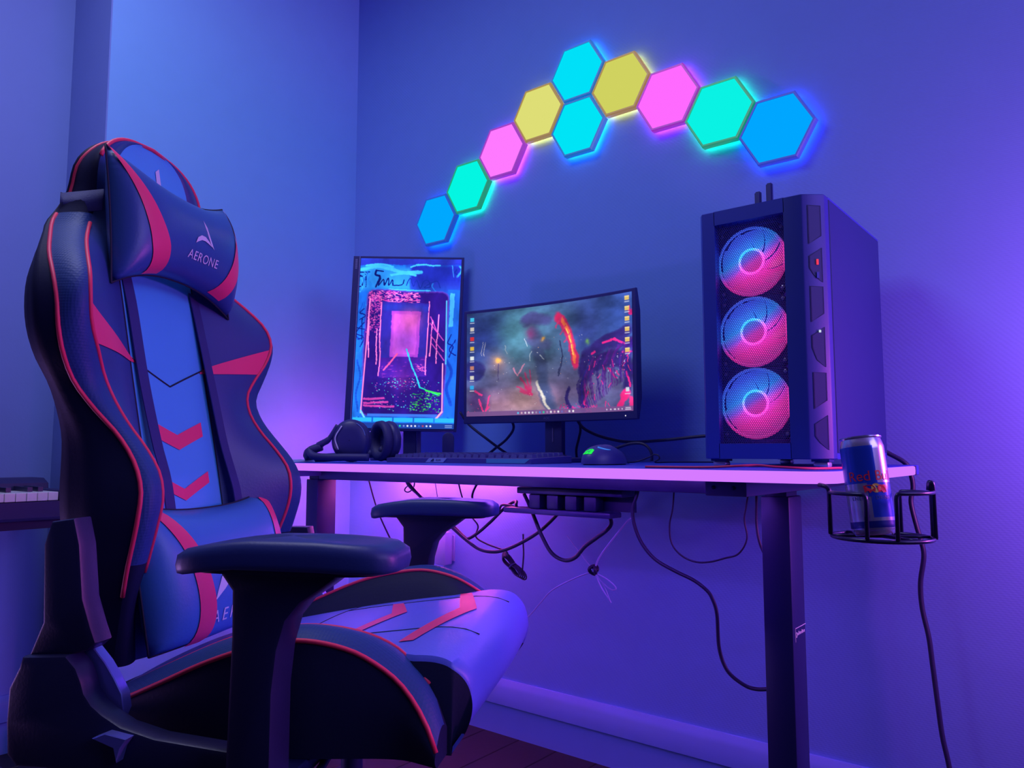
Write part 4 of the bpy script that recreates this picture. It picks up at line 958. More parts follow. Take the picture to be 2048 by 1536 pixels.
for a0 in (12, 24):        # tall prongs, right
    P = [cyl(a0, 0.0), cyl(a0, 0.070, R*0.99), tuple(np.array(cyl(a0, 0.071, R*0.94))), cyl(a0, 0.060, R*0.93)]
    tube('prong', smooth_corner(P), wr, wm, ch, raw=True, sides=8)
for a0 in (30, 150):
    tube('bottom_wire', [cyl(a0, 0.001, R*0.95), (0, 0, 0.001), cyl(a0 + 180, 0.001, R*0.95)], wr*0.8, wm, ch, n=3)
0 and tube('clamp', smooth_corner([cyl(150, 0.0), cyl(150, 0.058), tuple(np.array(cyl(150, 0.060)) + np.array((-0.03, 0, 0))), tuple(np.array(cyl(150, 0.0635)) + np.array((-0.05, 0, 0)))]), wr, wm, ch, raw=True, sides=8)

can = thing('drink_can', (1.8415, -0.662, 0.6845), 'blue and silver energy drink can standing in the wire holder', 'can')
can.rotation_euler = (math.radians(-4.0), math.radians(-7.0), 0)
cr_, chh = 0.0263, 0.124
cprof = [(0.0215, 0.0), (0.0235, 0.002), (cr_, 0.009)] + [(cr_, 0.009 + (chh - 0.022)*t) for t in np.linspace(0.04, 1, 24)] + [(0.0245, chh - 0.006), (0.0235, chh - 0.003)]
silver = mat('silver_aluminium', (0.50, 0.48, 0.78), 0.22, 0.75); blue = mat('blue_metallic_print', (0.015, 0.06, 0.62), 0.25, 0.35, coat=0.3)
SEG = 64; V = []; MI = []
vdir = math.atan2(-1.7 + 0.662, 2.092 - 1.8415)     # centre of the visible side
for r, z in cprof:
    for k in range(SEG):
        a = 2*math.pi*k/SEG + vdir; V.append((r*math.cos(a), r*math.sin(a), z))
F = grid_faces(len(cprof), SEG, True) + [tuple(range(SEG))[::-1]]
o = mesh('can_body', V, F, None, can, True); o.data.materials.append(silver); o.data.materials.append(blue); o.data.materials.append(mat('dark_blue_band', (0.01, 0.02, 0.25), 0.3, 0.3))
split = 0.066
for p in o.data.polygons:
    c_ = p.center; a = (math.degrees(math.atan2(c_.y, c_.x) - vdir) + 180) % 360 - 180
    up_blue = (-200 < a < 28 - (c_.z - split)*60) and a > -150; lo_blue = (0 - (c_.z - split)*150 < a < 150)
    p.material_index = 0
    if c_.z > split and up_blue and c_.z < chh - 0.010: p.material_index = 1
    if c_.z <= split and lo_blue and c_.z > 0.022: p.material_index = 1
    if 0.010 < c_.z < 0.018: p.material_index = 2
lathe('can_lid', [(0.0235, chh - 0.003), (0.0250, chh - 0.0015), (0.0250, chh), (0.0236, chh), (0.0230, chh - 0.004), (0.001, chh - 0.004)], silver, can, 48)
def oncan(x, z, off=0.0004):
    a = vdir + x/cr_; return ((cr_ + off)*math.cos(a), (cr_ + off)*math.sin(a), z)
redp = mat('red_print', (0.70, 0.02, 0.06), 0.4); yel = mat('yellow_print', (0.95, 0.55, 0.12), 0.4); pr_ = mat('grey_blue_print', (0.05, 0.06, 0.30), 0.4)
text_on('brand_lettering', 'Red Bull', lambda x, y: oncan(x + 0.007, 0.0725 + y), 0.0175, redp, can, 0.98)
text_on('energy_lettering', 'ENERGY DRINK', lambda x, y: oncan(x + 0.004, 0.0455 + y), 0.0066, pr_, can, 1.1)
# two charging bulls in front of a sun disc, as on the can
mesh('sun_disc', [oncan(0.010 + 0.0058*math.cos(t), 0.0575 + 0.0058*math.sin(t), 0.0003) for t in np.linspace(0, 2*math.pi, 21)[:-1]], [tuple(range(20))], yel, can)
bull = [(0.0008, 0.0), (0.0030, 0.0030), (0.0052, 0.0046), (0.0090, 0.0040), (0.0120, 0.0046), (0.0148, 0.0028), (0.0160, 0.0040), (0.0156, 0.0008), (0.0138, -0.0018), (0.0146, -0.0050), (0.0124, -0.0030), (0.0100, -0.0026), (0.0086, -0.0056), (0.0072, -0.0024), (0.0046, -0.0022), (0.0020, -0.0044), (0.0026, -0.0018)]
for sgn in (-1, 1):
    bmm = bmesh.new(); vs = [bmm.verts.new(oncan(0.010 + sgn*x*0.92, 0.0570 + y, 0.0006)) for x, y in bull]; bmm.faces.new(vs)
    bmesh.ops.triangulate(bmm, faces=bmm.faces[:]); bm_obj('bull_print', bmm, redp, can)

# ================================================================== digital piano in the alcove
pn = thing('digital_piano', (-0.10, -1.60, 0.0), 'dark digital piano with white keys standing in the left alcove', 'piano')
PNO = Vector((-0.10, -1.60, 0))
def pnl(p): return tuple(Vector(p) - PNO)
KY1, KX, KZ = -0.935, 0.030, 0.690        # right end of the keys, front of the keys, key tops
prism('case', [(-0.235, 0.625), (0.020, 0.622), (0.034, 0.630), (0.036, 0.668), (-0.115, 0.668), (-0.120, 0.708), (-0.150, 0.720), (-0.235, 0.720)], lambda u, v, d: pnl((u, d, v)), -2.26, KY1 + 0.030, M['piano'], pn, 0.002, 1)
box('cheek_block', pnl((-0.12, KY1 + 0.001, 0.668)), pnl((0.034, KY1 + 0.030, 0.694)), M['piano'], pn, 0.003)
box('bed_rail', pnl((-0.20, -2.24, 0.600)), pnl((0.00, KY1 + 0.02, 0.6245)), M['rubber'], pn)
kw = 0.02345
bm = bmesh.new(); bm_box(bm, (-0.145, -kw/2 + 0.0006, 0.0), (0.0, kw/2 - 0.0006, 0.0205)); bmesh.ops.bevel(bm, geom=bm.edges[:], offset=0.0009, segments=1, affect='EDGES')
bmesh.ops.recalc_face_normals(bm, faces=bm.faces[:]); wk = bpy.data.meshes.new('white_key'); bm.to_mesh(wk); bm.free(); wk.materials.append(M['key'])
bm = bmesh.new(); bm_box(bm, (-0.145, -0.0055, 0.012), (-0.05, 0.0055, 0.032)); bmesh.ops.recalc_face_normals(bm, faces=bm.faces[:])
bk = bpy.data.meshes.new('black_key'); bm.to_mesh(bk); bm.free(); bk.materials.append(M['bkey'])
for k in range(52):
    o = bpy.data.objects.new('white_key', wk); COL.objects.link(o); o.parent = pn; o.location = pnl((KX, KY1 - kw*(k + 0.5), KZ - 0.0205))
    if k % 7 in (1, 2, 4, 5, 6) and k < 51:
        o = bpy.data.objects.new('black_key', bk); COL.objects.link(o); o.parent = pn; o.location = pnl((KX, KY1 - kw*k, KZ - 0.0205))
for y in (-1.02, -2.2):
    box('stand_leg', pnl((-0.20, y - 0.02, 0.0)), pnl((-0.16, y + 0.02, 0.600)), M['piano'], pn, 0.003)
    box('stand_foot', pnl((-0.22, y - 0.025, 0.0)), pnl((0.0, y + 0.025, 0.03)), M['piano'], pn, 0.003)

# ================================================================== gaming chair
CHX, CHY, CHR = 1.227, -0.920, math.radians(28.8)
K = 1.08  # chair and pillows scaled up about the camera; origin and z offset include it
def cl(a, b, z): return (K*a, K*b, K*z - 0.0632)      # a forward, b towards the far side, z up
chair = thing('gaming_chair', (CHX, CHY, 0), 'black gaming chair with red chevrons, red piping and winged backrest', 'chair', None, CHR)

IN = [(.53,-.280,.145),(.60,-.275,.155),(.66,-.252,.167),(.70,-.239,.172),(.731,-.234,.171),(.762,-.24,.17),(.792,-.261,.167),(.823,-.289,.165),(.854,-.31,.166),(.885,-.32,.174),(.915,-.316,.192),(.946,-.309,.214),(.977,-.305,.223),(1.008,-.314,.215),(1.038,-.338,.192),(1.069,-.368,.159),(1.1,-.390,.128),(1.13,-.390,.119),(1.16,-.388,.121),(1.19,-.387,.12),(1.215,-.388,.108),(1.235,-.39,.085),(1.248,-.392,.05),(1.254,-.393,.002)]
OU = [(.53,-.285,.180),(.60,-.27,.19),(.65,-.254,.203),(.68,-.246,.206),(.712,-.239,.208),(.745,-.239,.205),(.777,-.254,.199),(.809,-.28,.195),(.842,-.311,.2),(.874,-.331,.211),(.906,-.331,.231),(.938,-.33,.242),(.971,-.333,.243),(1.003,-.347,.235),(1.035,-.372,.215),(1.068,-.402,.182),(1.1,-.430,.148),(1.125,-.437,.127),(1.15,-.432,.117),(1.19,-.425,.114),(1.215,-.417,.101),(1.235,-.413,.078),(1.248,-.412,.045),(1.254,-.412,.002)]
CE = [(.53,-.285),(.72,-.315),(.887,-.348),(1.0,-.370),(1.1,-.390),(1.15,-.394),(1.2,-.392),(1.254,-.394)]
BC = [(.53,-.345),(.73,-.385),(1.02,-.432),(1.1,-.447),(1.2,-.437),(1.254,-.425)]
BS = [(.53,-.322),(.73,-.352),(.878,-.374),(1.018,-.393),(1.07,-.420),(1.1,-.440),(1.2,-.430),(1.254,-.417)]
levels = list(np.linspace(.53, 1.20, 55)) + [1.208, 1.216, 1.224, 1.231, 1.237, 1.242, 1.246, 1.249, 1.252, 1.254]
def front(s, z, off=0.0):
    aI, bI = interp(IN, z); ac = interp(CE, z)[0]; c = min(.088, .72*bI)
    q = abs(s); sg = 1 if s >= 0 else -1
    if q <= .45:
        t = q/.45; b = c*t; a = ac + .004*t*t
    else:
        t = (q-.45)/.55; b = c + (bI-c)*t; a = ac + .004 + (aI-ac-.004)*t**1.5 + .010*math.sin(math.pi*t)*min(1, (bI-c)/.08)
    return cl(a + off, sg*b - sg*off*.4*(q > .45), z)
def rim(t, z, sg):
    aI, bI = interp(IN, z); aO, bO = interp(OU, z)
    bul = 4*t*(1-t)*min(.011, .1*bO)
    return cl(aI + (aO-aI)*t + bul*.8, sg*(bI + (bO-bI)*t + bul*.5), z)
def backs(t, z):      # t -1..1 : near outer rim -> round the back -> far outer rim
    aO, bO = interp(OU, z); ab = interp(BS, z)[0]; acn = interp(BC, z)[0]
    sg = 1 if t >= 0 else -1; q = 1 - abs(t)
    P = [(aO, bO), (aO*.45 + ab*.55, bO + .004*min(1, bO/.1)), (ab, bO*.97), (ab*.5 + acn*.5, bO*.75), (acn, bO*.3), (acn, 0.0)]
    k = min(int(q*5), 4); f = q*5 - k
    f2 = f*f*(3-2*f)*.35 + f*.65
    return cl(P[k][0]*(1-f2) + P[k+1][0]*f2, sg*(P[k][1]*(1-f2) + P[k+1][1]*f2), z)
back = bpy.data.objects.new('backrest', None); COL.objects.link(back); back.parent = chair
surf('centre_panel', front, np.linspace(-.45, .45, 13), levels, M['leather_lit_c'], back)
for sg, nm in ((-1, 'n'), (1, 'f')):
    surf('side_wing', front, np.linspace(.45*sg, 1.0*sg, 10), levels, M['leather_dim_w'], back)
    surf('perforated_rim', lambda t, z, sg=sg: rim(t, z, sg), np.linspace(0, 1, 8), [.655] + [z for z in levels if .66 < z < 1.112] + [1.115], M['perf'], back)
    surf('lower_rim', lambda t, z, sg=sg: rim(t, z, sg), np.linspace(0, 1, 8), [z for z in levels if z < .65] + [.655], M['leather_shade'], back)  # rim turned dark towards the seat with the shaded leather
    surf('head_rim', lambda t, z, sg=sg: rim(t, z, sg), np.linspace(0, 1, 8), [1.115] + [z for z in levels if z > 1.118], M['leather_shade'], back)
surf('back_shell', backs, np.linspace(-1, 1, 31), levels, M['leather_shade'], back)
# bottom closing panel
V = [front(s, .53) for s in np.linspace(-1, 1, 21)] + [rim(t, .53, 1) for t in (.5, 1)] + [backs(t, .53) for t in np.linspace(1, -1, 21)] + [rim(t, .53, -1) for t in (1, .5)]
mesh('bottom_panel', V, [tuple(range(len(V)))], M['leather_shade'], back)
# piping
for sg in (-1, 1):
    zi = [z for z in levels if .64 <= z <= 1.112]
    tube('piping', [rim(0, z, sg) for z in zi], .0030, M['piping'], back, raw=True, sides=7)
    zo = [z for z in levels if .615 <= z <= 1.115]
    tube('piping', [rim(1, z, sg) for z in zo], .0030, M['piping'], back, raw=True, sides=7)
zh = [z for z in levels if z >= 1.135]
tube('head_piping', [rim(0, z, -1) for z in zh if z > 1.19] + [rim(0, z, 1) for z in zh[::-1]], .0032, M['piping'], back, raw=True, sides=7)
tube('head_piping', [rim(1, z, -1) for z in zh] + [rim(1, z, 1) for z in zh[::-1]], .0030, M['piping'], back, raw=True, sides=7)
# red chevrons, V seam and side wedges
def s_of_b(b, z):
    aI, bI = interp(IN, z); c = min(.088, .72*bI); return .45*b/c if abs(b) <= c else math.copysign(.45 + .55*(abs(b)-c)/(bI-c), b)
def chevron(zt, dz, h, bw=.062):
    V = []; cols = np.linspace(-bw, bw, 13)
    for b in cols:
        for f in (0, .5, 1):
            z = zt + dz*abs(b)/bw - h*(1-f); V.append(front(s_of_b(b, z), z, .0013))
    return mesh('red_chevron', V, grid_faces(13, 3), M['red'], back, True)
chevron(.814, .021, .022); chevron(.735, .024, .017)
tube('v_seam', [front(s_of_b(b, .886 + .024*abs(b)/.062), .886 + .024*abs(b)/.062, .0006) for b in np.linspace(-.085, .085, 15)], .0014, M['seam'], back, raw=True, sides=5)
for sg in (-1, 1):
    tube('panel_seam', [front(.45*sg, z, .0004) for z in np.linspace(.62, 1.08, 30)], .0014, M['seam'], back, raw=True, sides=5)
    V = []; NN = 12
    for k in range(NN):
        q = .40 + (.985-.40)*k/(NN-1); t = k/(NN-1)
        zlo = .913 + .010*t; zhi = .917 + .052*t
        for f in (0, .33, .66, 1): z = zlo + (zhi-zlo)*f; V.append(front(sg*q, z, .0013))
    mesh('red_wedge', V, grid_faces(NN, 4), M['red'], back, True)
# embroidered stroke of the maker's mark at the head
def flatmark(name, pts, fn, m, parent):
    bmm = bmesh.new(); vs = [bmm.verts.new(fn(*p)) for p in pts]; bmm.faces.new(vs)
    bmesh.ops.triangulate(bmm, faces=bmm.faces[:]); return bm_obj(name, bmm, m, parent)
flatmark('head_mark', [(.006, 1.222), (.014, 1.229), (.024, 1.190), (.015, 1.183)], lambda b, z: front(s_of_b(b, z), z, .0015), M['stitch'], back)

# ------------------------------------------------------------------ seat
ST_ = [(-.285,.512),(-.2,.530),(-.1,.550),(0,.566),(.09,.577),(.13,.577),(.154,.569),(.171,.553),(.177,.530),(.169,.506),(.150,.484)]
def seat_prof(t):   # arc parameter 0..1 along the table
    P = catmull(ST_, 6); k = t*(len(P)-1); i_ = min(int(k), len(P)-2); f = k - i_
    return P[i_]*(1-f) + P[i_+1]*f
SP = [seat_prof(t) for t in np.linspace(0, 1, 61)]
def seat_pt(s, p, off=0.0):
    a, z = p; w = .172 + .028*min(1, max(0, (a-.05)/.05))
    if a > .1: w -= .010*max(0, (a-.15)/.035)
    q = min(abs(s), 1.0); zz = z - .010*q*q
    lead = -.014*q*q*max(0, min(1, (a-.12)/.06))
    if abs(s) > 1: zz = min(zz - .006, zz) if abs(s) < 1.5 else .466; w += .003 if abs(s) < 1.5 else .004
    if abs(s) >= 1.5: a = min(a, .150)
    return cl(a + lead, math.copysign(w*min(abs(s), 1), s), zz + off)
cols = [-2, -1.2] + list(np.linspace(-1, 1, 21)) + [1.2, 2]
V = [seat_pt(s, p) for p in SP for s in cols]
seat = mesh('seat_cushion', V, grid_faces(len(SP), len(cols)), M['leather_lit_s'], chair, True)
seat.data.materials.append(M['leather_shade']); auto_smooth(seat, 50)
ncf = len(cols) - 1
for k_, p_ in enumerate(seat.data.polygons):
    if k_ % ncf in (0, ncf - 1): p_.material_index = 1  # cushion sides darkened with the shaded leather
def seat_at(a, b, off=.0012):
    i_ = min(range(38), key=lambda k: abs(SP[k][0]-a)); p = SP[i_]; q = SP[min(i_+1, 60)] if a > p[0] else SP[max(i_-1, 0)]
    f = 0 if abs(q[0]-p[0]) < 1e-6 else (a-p[0])/(q[0]-p[0]); z = p[1] + (q[1]-p[1])*f
    w = .172 + .028*min(1, max(0, (a-.05)/.05)); return cl(a, b, z - .010*(b/w)**2 + off)
def seat_chev(at, arm, bw, th):
    V = []; cs = np.linspace(-bw, bw, 17)
    for b in cs:
        for f in (0, .5, 1): V.append(seat_at(at - arm*abs(b)/bw - th*(1-f)*(1 - .25*abs(b)/bw), b))
    return mesh('red_seat_chevron', V, grid_faces(17, 3), M['red'], seat, True)
seat_chev(.026, .036, .095, .022); seat_chev(.124, .042, .150, .024)
for b0 in (-.10, .10):
    tube('seat_seam', [seat_at(a, b0, .0002) for a in np.linspace(-.1, .15, 16)], .0008, M['seam'], seat, raw=True, sides=5)
tube('seat_seam', [seat_at(-.10, b, .0002) for b in np.linspace(-.16, .16, 14)], .0008, M['seam'], seat, raw=True, sides=5)
SI = [(-.27,.180,.508),(-.18,.190,.550),(-.12,.196,.575),(-.06,.200,.590),(-.01,.202,.595),(.04,.195,.587),(.075,.190,.572),(.100,.196,.554),(.125,.208,.530),(.138,.216,.502)]
SO_ = [(-.27,.225,.495),(-.18,.240,.535),(-.12,.246,.562),(-.06,.248,.582),(-.01,.249,.590),(.04,.240,.580),(.075,.234,.561),(.100,.234,.541),(.125,.243,.512),(.138,.248,.485)]
for sg in (-1, 1):
    def bol(t, a, sg=sg):
        bI, zI = interp(SI, a); bO, zO = interp(SO_, a)
        zs_ = float(np.interp(a, [q_[0] for q_ in ST_[:7]], [q_[1] for q_ in ST_[:7]])) - .012
        P = [(bI-.046, min(zs_ - .018, zI - .02)), (bI-.018, min(zI - .010, zs_*.45 + zI*.55)), (bI, zI)]
        if t < 0:
            f = (t+1)*2; k = min(int(f), 1); f -= k
            return cl(a, sg*(P[k][0]*(1-f)+P[k+1][0]*f), P[k][1]*(1-f)+P[k+1][1]*f)
        if t <= 1:
            bul = 4*t*(1-t)*.008; return cl(a + .0*bul, sg*(bI+(bO-bI)*t), zI+(zO-zI)*t + bul)
        f = t - 1; z1 = .468; bo = bO + .006*math.sin(math.pi*min(1, f))
        return cl(a, sg*(bo - .004*f), zO + (z1-zO)*f)
    A = np.linspace(-.27, .138, 41)
    bolster = bpy.data.objects.new('seat_bolster', None); COL.objects.link(bolster); bolster.parent = chair
    surf('inner_face', lambda t, a: bol(t, a), np.linspace(-1, 0, 7), A, M['leather_shade'], bolster)
    surf('perforated_top', lambda t, a: bol(t, a), np.linspace(0, 1, 8), A, M['perf'], bolster)
    surf('outer_face', lambda t, a: bol(t, a), np.linspace(1, 2, 8), A, M['leather_shade'], bolster)
    V = [bol(t, .138) for t in np.linspace(-1, 2, 16)] + [cl(.138, sg*.17, .468)]
    mesh('front_cap', V, [tuple(range(len(V)))], M['leather_shade'], bolster)
    tube('piping', [bol(0, a) for a in A[2:-2]], .0029, M['piping'], bolster, raw=True, sides=7)
    tube('piping', [bol(1, a) for a in A[2:]], .0029, M['piping'], bolster, raw=True, sides=7)
prism('seat_pan', [(-.285, .470), (.120, .470), (.130, .478), (.130, .486), (-.285, .486)], lambda u, v, d: cl(u, d, v), -.225, .225, M['leather_shade'], chair)

# ------------------------------------------------------------------ hinge covers, recliner brackets, lever
low = [(-.302,.461),(-.314,.472),(-.317,.505),(-.316,.54),(-.305,.562),(-.302,.573),(-.25,.576),(-.237,.564),(-.230,.550),(-.226,.539),(-.217,.528),(-.204,.519),(-.182,.508),(-.143,.499),(-.06,.492),(-.05,.485),(-.05,.463)]
upp = [(-.303,.571),(-.288,.607),(-.292,.689),(-.284,.714),(-.256,.718),(-.248,.690),(-.241,.633),(-.230,.604),(-.223,.588),(-.232,.580),(-.25,.5755)]
brk = [(-.265,.572),(-.243,.580),(-.226,.563),(-.214,.547),(-.204,.531),(-.201,.515),(-.206,.503),(-.25,.495)]
for sg in (-1, 1):
    prism('hinge_cover', low, lambda u, v, d: cl(u, sg*d, v), .272, .300, M['plastic'], chair, .004, 2)
    prism('hinge_arm_cover', upp if sg < 0 else [(u_, min(v_, .655)) for u_, v_ in upp[:2]] + [(-.289,.655),(-.246,.655)] + upp[6:], lambda u, v, d: cl(u, sg*d, v), .262, .290, M['plastic'], chair, .004, 2)
    prism('recliner_bracket', brk, lambda u, v, d: cl(u, sg*d, v), .256, .270, M['steel'], chair, .001, 1)
prism('recline_lever', [(-.205,.500),(-.190,.506),(-.165,.502),(-.172,.492),(-.176,.478),(-.180,.492)], lambda u, v, d: cl(u, -d, v), .300, .312, M['steel'], chair, .001, 1)
box('recliner_rod', cl(-.300, -.25, .490), cl(-.290, .25, .500), M['metal_dark'], chair)

# ------------------------------------------------------------------ armrests
postp = [(-.064,.679),(.070,.679),(.060,.668),(.046,.658),(.026,.645),(.012,.628),(.004,.600),(.000,.560),(.000,.455),(-.047,.455),(-.045,.560),(-.044,.610),(-.045,.655)]
for sg, a0 in ((-1, .008), (1, -.024)):
    arm = bpy.data.objects.new('armrest', None); COL.objects.link(arm); arm.parent = chair
    bc0 = .310
    # pad: rounded plan, softly crowned top
    def padpt(u, v):
        an = 2*math.pi*u; e = 4.2; cx, sx = math.cos(an), math.sin(an)
        rr_ = (abs(cx)**e + abs(sx)**e)**(-1/e)
        pa, pb = .1155*rr_*cx, .044*rr_*sx*(1 + .10*cx)
        lv = [(0.90, .678), (.985, .6805), (1.0, .688), (.985, .698), (.90, .7045), (.6, .7065), (.001, .7068)]
        k = min(int(v*6), 5); f = v*6 - k
        sc = lv[k][0]*(1-f) + lv[k+1][0]*f; z = lv[k][1]*(1-f) + lv[k+1][1]*f
        z += -.010*max(0, (-pa - .03)/.085)**1.5 * (v > .0) - .003*max(0, (pa - .05)/.065)
        return cl(a0 + pa*sc, sg*(bc0 + pb*sc), z)
    surf('arm_pad', padpt, np.linspace(0, 1, 49)[:-1], np.linspace(0, 1, 13), M['pad'], arm, close_u=True)
    prism('pad_plate', [(a0 + .095*math.copysign(abs(math.cos(t))**.5, math.cos(t)), bc0 + .034*math.copysign(abs(math.sin(t))**.5, math.sin(t))) for t in np.linspace(0, 2*math.pi, 29)[:-1]], lambda u, v, d: cl(u, sg*v, d), .673, .682, M['plastic'], arm)
    prism('arm_post', [(u + a0 - .008, v) for u, v in postp], lambda u, v, d: cl(u, sg*d, v), .288, .332, M['plastic'], arm, .005, 2)
    box('arm_bracket', cl(-.052 + a0 - .008, min(sg*.12, sg*.330), .452), cl(a0 - .010, max(sg*.12, sg*.330), .4675), M['metal_dark'], arm, .002, 1)

# ------------------------------------------------------------------ mechanism, gas lift and star base
box('tilt_mechanism', cl(-.16, -.085, .425), cl(.06, .085, .470), M['metal_dark'], chair, .006)
lathe('gas_lift', [(.026, .10), (.026, .26), (.016, .262), (.016, .40)], M['metal_dark'], chair, 24, (K*-.05, 0, 0))
tube('height_lever', [cl(-.02, -.08, .450), cl(0, -.20, .452), cl(.01, -.27, .446)], .005, M['metal_dark'], chair)
cx0 = K*-.05
lathe('hub', [(.045, .075), (.050, .090), (.045, .125), (.028, .130)], M['plastic'], chair, 28, (cx0, 0, 0))
for k in range(5):
    an = math.radians(72*k + 20); dx, dy = math.cos(an), math.sin(an)
    def sp(r, w, z): return (cx0 + dx*r - dy*w, dy*r + dx*w, z)
    V = []
    for r, w, z0_, z1_ in ((.03, .028, .078, .122), (.12, .026, .075, .115), (.24, .020, .070, .095), (.325, .017, .066, .084)):
        V += [sp(r, -w, z0_), sp(r, w, z0_), sp(r, w*.8, z1_), sp(r, -w*.8, z1_)]
    leg = auto_smooth(mesh('base_leg', V, grid_faces(4, 4, True) + [(0, 1, 2, 3), (15, 14, 13, 12)], M['plastic'], chair), 50)
    cs = bpy.data.objects.new('caster', None); COL.objects.link(cs); cs.parent = chair
    for w in (-.014, .014):
        lathe('wheel', [(.016, -.009), (.027, -.007), (.029, 0), (.027, .007), (.016, .009)], M['rubber'], cs, 24, sp(.312, w, .029), (-dy, dx, 0))
    lathe('stem', [(.008, .0), (.008, .03)], M['metal_dark'], cs, 12, sp(.312, 0, .040))

# ================================================================== pillows strapped to the chair
def place_pillow(name, label, zb):
    base = cl(-.30, 0, zb); c_, s_ = math.cos(CHR), math.sin(CHR)
    t = thing(name, (CHX + base[0]*c_ - base[1]*s_, CHY + base[0]*s_ + base[1]*c_, base[2]), label, 'pillow', None, CHR)
    B = Vector(base); return t, (lambda a, b, z: tuple(Vector(cl(a, b, z)) - B))
def pillow(t, q, fn, red, m, us=29, vs=23):
    U = np.linspace(-1, 1, us); VV = np.linspace(-1, 1, vs)
    Vt = [q(*fn(u, v, 1)) for v in VV for u in U] + [q(*fn(u, v, -1)) for v in VV for u in U]
    F = grid_faces(vs, us) + [tuple(f[::-1]) for f in grid_faces(vs, us, off=us*vs)]
    o = mesh('cushion', Vt, F, m, t, True)
    bm = bmesh.new(); bm.from_mesh(o.data); bmesh.ops.remove_doubles(bm, verts=bm.verts[:], dist=1e-5); bmesh.ops.recalc_face_normals(bm, faces=bm.faces[:])
    for f in bm.faces: f.smooth = True
    bm.to_mesh(o.data); bm.free()
    for sg in (-1, 1):
        V = []
        for v in np.linspace(-.975, .975, 27):
            u0, u1 = red(v)
            for f in np.linspace(0, 1, 6):
                a, b, z = fn(sg*(u0 + (u1-u0)*f), v, 1); V.append(q(a + .0016, b, z))
        mesh('red_band', V, grid_faces(27, 6), M['red'], t, True)
    edge = [(u, 1) for u in U] + [(1, v) for v in VV[::-1]] + [(u, -1) for u in U[::-1]] + [(-1, v) for v in VV]
    tube('edge_seam', [q(*fn(u, v, 1)) for u, v in edge], .0016, M['seam'], t, raw=True, sides=5)
    return o
def head_fn(u, v, side):
    e = abs(u)**2.3; zt = 1.178 + .026*e; zb = 1.046 - .034*e
    z = (zt+zb)/2 + (zt-zb)/2*v; w = max(0, 1-abs(v)**2.4)**.55*max(0, 1-abs(u)**5)**.5
    b = .143*u*(1 - .03*(1-v*v)); a0 = -.350 - .10*(z-1.1)
    return (a0 + (.050*w if side > 0 else -.026*w) , b, z)
hp, hq = place_pillow('head_pillow', 'black and red neck pillow with embroidered lettering strapped to the headrest', 1.015)
def band_h(v):
    t = (1-v)/2; c_ = .985 - .43*t**.9; w = .03 + .20*min(1, 1.4*t)
    return c_ - w*.5, min(.985, c_ + w*.5)
pillow(hp, hq, head_fn, band_h, M['leather'])
def on_head(b, z):
    u = b/.1415
    for _ in range(2): pass
    e = abs(u)**2.3; zt = 1.178+.026*e; zb = 1.046-.034*e; v = (z-(zt+zb)/2)/((zt-zb)/2)
    a, b2, z2 = head_fn(u, v, 1); return hq(a + .0014, b2, z2)
text_on('lettering', 'AERONE', lambda x, y: on_head(.004 + x, 1.079 + y), .0185, M['stitch'], hp, 1.12)
flatmark('maker_mark', [(.006, 1.140), (.012, 1.130), (.027, 1.099), (.019, 1.104)], lambda b, z: on_head(b, z), M['stitch'], hp)
flatmark('maker_mark', [(-.022, 1.098), (-.016, 1.108), (-.006, 1.1135), (.004, 1.1135), (.014, 1.108), (.021, 1.102), (.012, 1.1045), (.003, 1.1065), (-.006, 1.106), (-.015, 1.102)], lambda b, z: on_head(b, z), M['stitch'], hp)
# elastic strap round the head of the chair
ring_l = []
for t in np.linspace(-1, 1, 25):
    p = Vector(backs(t, 1.132)); c0 = Vector(cl(-.41, 0, 1.132)); p = c0 + (p - c0)*1.012; ring_l.append(p)
Bh = Vector(cl(-.30, 0, 1.015))
V = []
for p in [Vector(cl(-.372, -.128, 1.132))] + ring_l + [Vector(cl(-.372, .128, 1.132))]:
    V += [tuple(p - Bh + Vector((0, 0, -.016))), tuple(p - Bh + Vector((0, 0, .016)))]
so = mesh('strap', V, grid_faces(27, 2), M['belt'], hp, True)
sm = so.modifiers.new('thickness', 'SOLIDIFY'); sm.thickness = .002

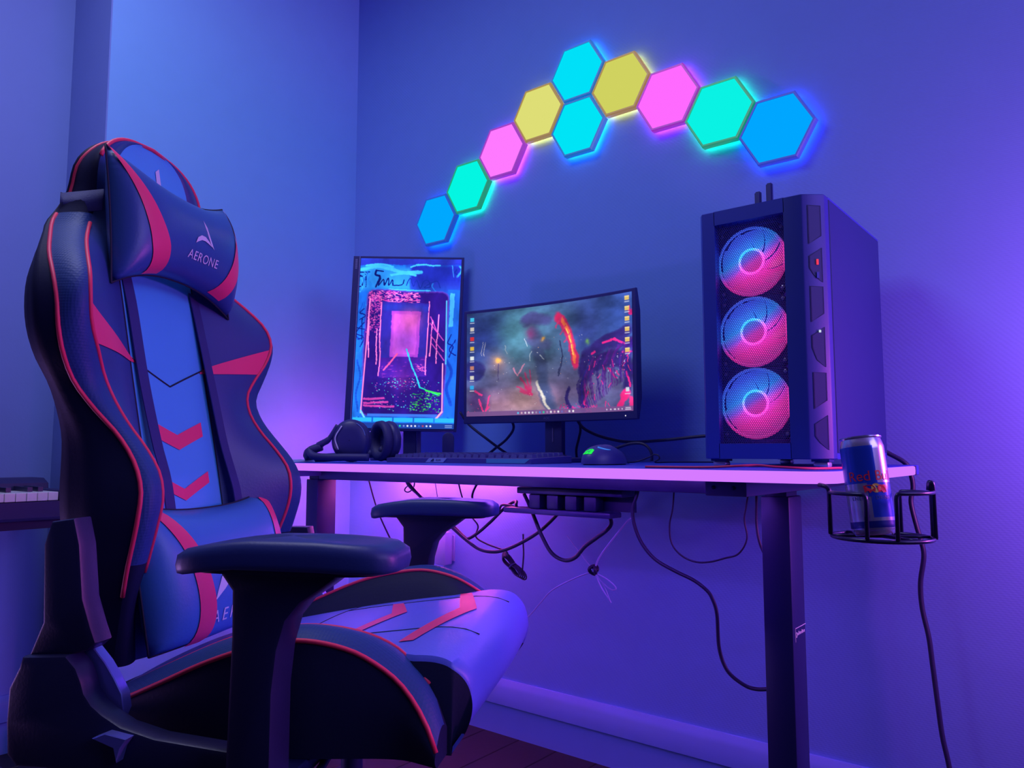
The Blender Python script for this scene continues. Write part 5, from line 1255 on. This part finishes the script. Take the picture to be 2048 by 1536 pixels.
def lum_fn(u, v, side):
    e = abs(u)**2; zt = .714 + .012*abs(u)**3 - .006*(1-e); zb = .540 - .004*(1-e)
    z = (zt+zb)/2 + (zt-zb)/2*v; w = max(0, 1-abs(v)**2.6)**.5*max(0, 1-abs(u)**4.5)**.5
    a0 = -.246 - .20*(z-.535)
    return (a0 + (.052*w if side > 0 else -.030*w), .166*u, z)
lp, lq = place_pillow('lumbar_pillow', 'black and red lumbar pillow resting on the seat against the backrest', .540)
def band_l(v):
    t = (1-v)/2; c_ = .60 + .26*(1-t)**3; w = .20 - .06*(1-t)
    return c_ - w*.5, c_ + w*.5
pillow(lp, lq, lum_fn, band_l, M['leather_lit_l'])
def on_lum(b, z):
    u = b/.166; e = abs(u)**2; zt = .714+.012*abs(u)**3-.006*(1-e); zb = .540-.004*(1-e); v = (z-(zt+zb)/2)/((zt-zb)/2)
    a, b2, z2 = lum_fn(u, v, 1); return lq(a + .0014, b2, z2)
text_on('lettering', 'AERONE', lambda x, y: on_lum(-.030 + x, .572 + y), .0245, M['stitch'], lp, 1.45)
flatmark('maker_mark', [(.006, .656), (.016, .641), (.044, .598), (.030, .606)], lambda b, z: on_lum(b - .026, z), M['stitch'], lp)
flatmark('maker_mark', [(-.062, .594), (-.044, .622), (-.026, .634), (-.006, .638), (.012, .634), (.030, .622), (.012, .624), (-.004, .624), (-.020, .618), (-.040, .606)], lambda b, z: on_lum(b - .026, z), M['stitch'], lp)
Bl = Vector(cl(-.30, 0, .540))
for tab in ([(.70,-.292,-.066),(.751,-.301,-.068),(.80,-.316,-.070),(.89,-.340,-.071),(1.0,-.364,-.072),(1.05,-.378,-.072)], [(.70,-.284,.096),(.733,-.290,.095),(.80,-.312,.093),(.872,-.330,.091),(1.0,-.362,.088),(1.045,-.374,.087)]):
    V = []; zz = np.linspace(.70, tab[-1][0], 24)
    for z in zz:
        a, b = interp(tab, z)
        for db, da in ((-.0105, 0), (-.0105, .0016), (.0105, .0016), (.0105, 0)): V.append(tuple(Vector(cl(a + da, b + db, z)) - Bl))
    mesh('strap', V, grid_faces(24, 4, True), M['belt'], lp)
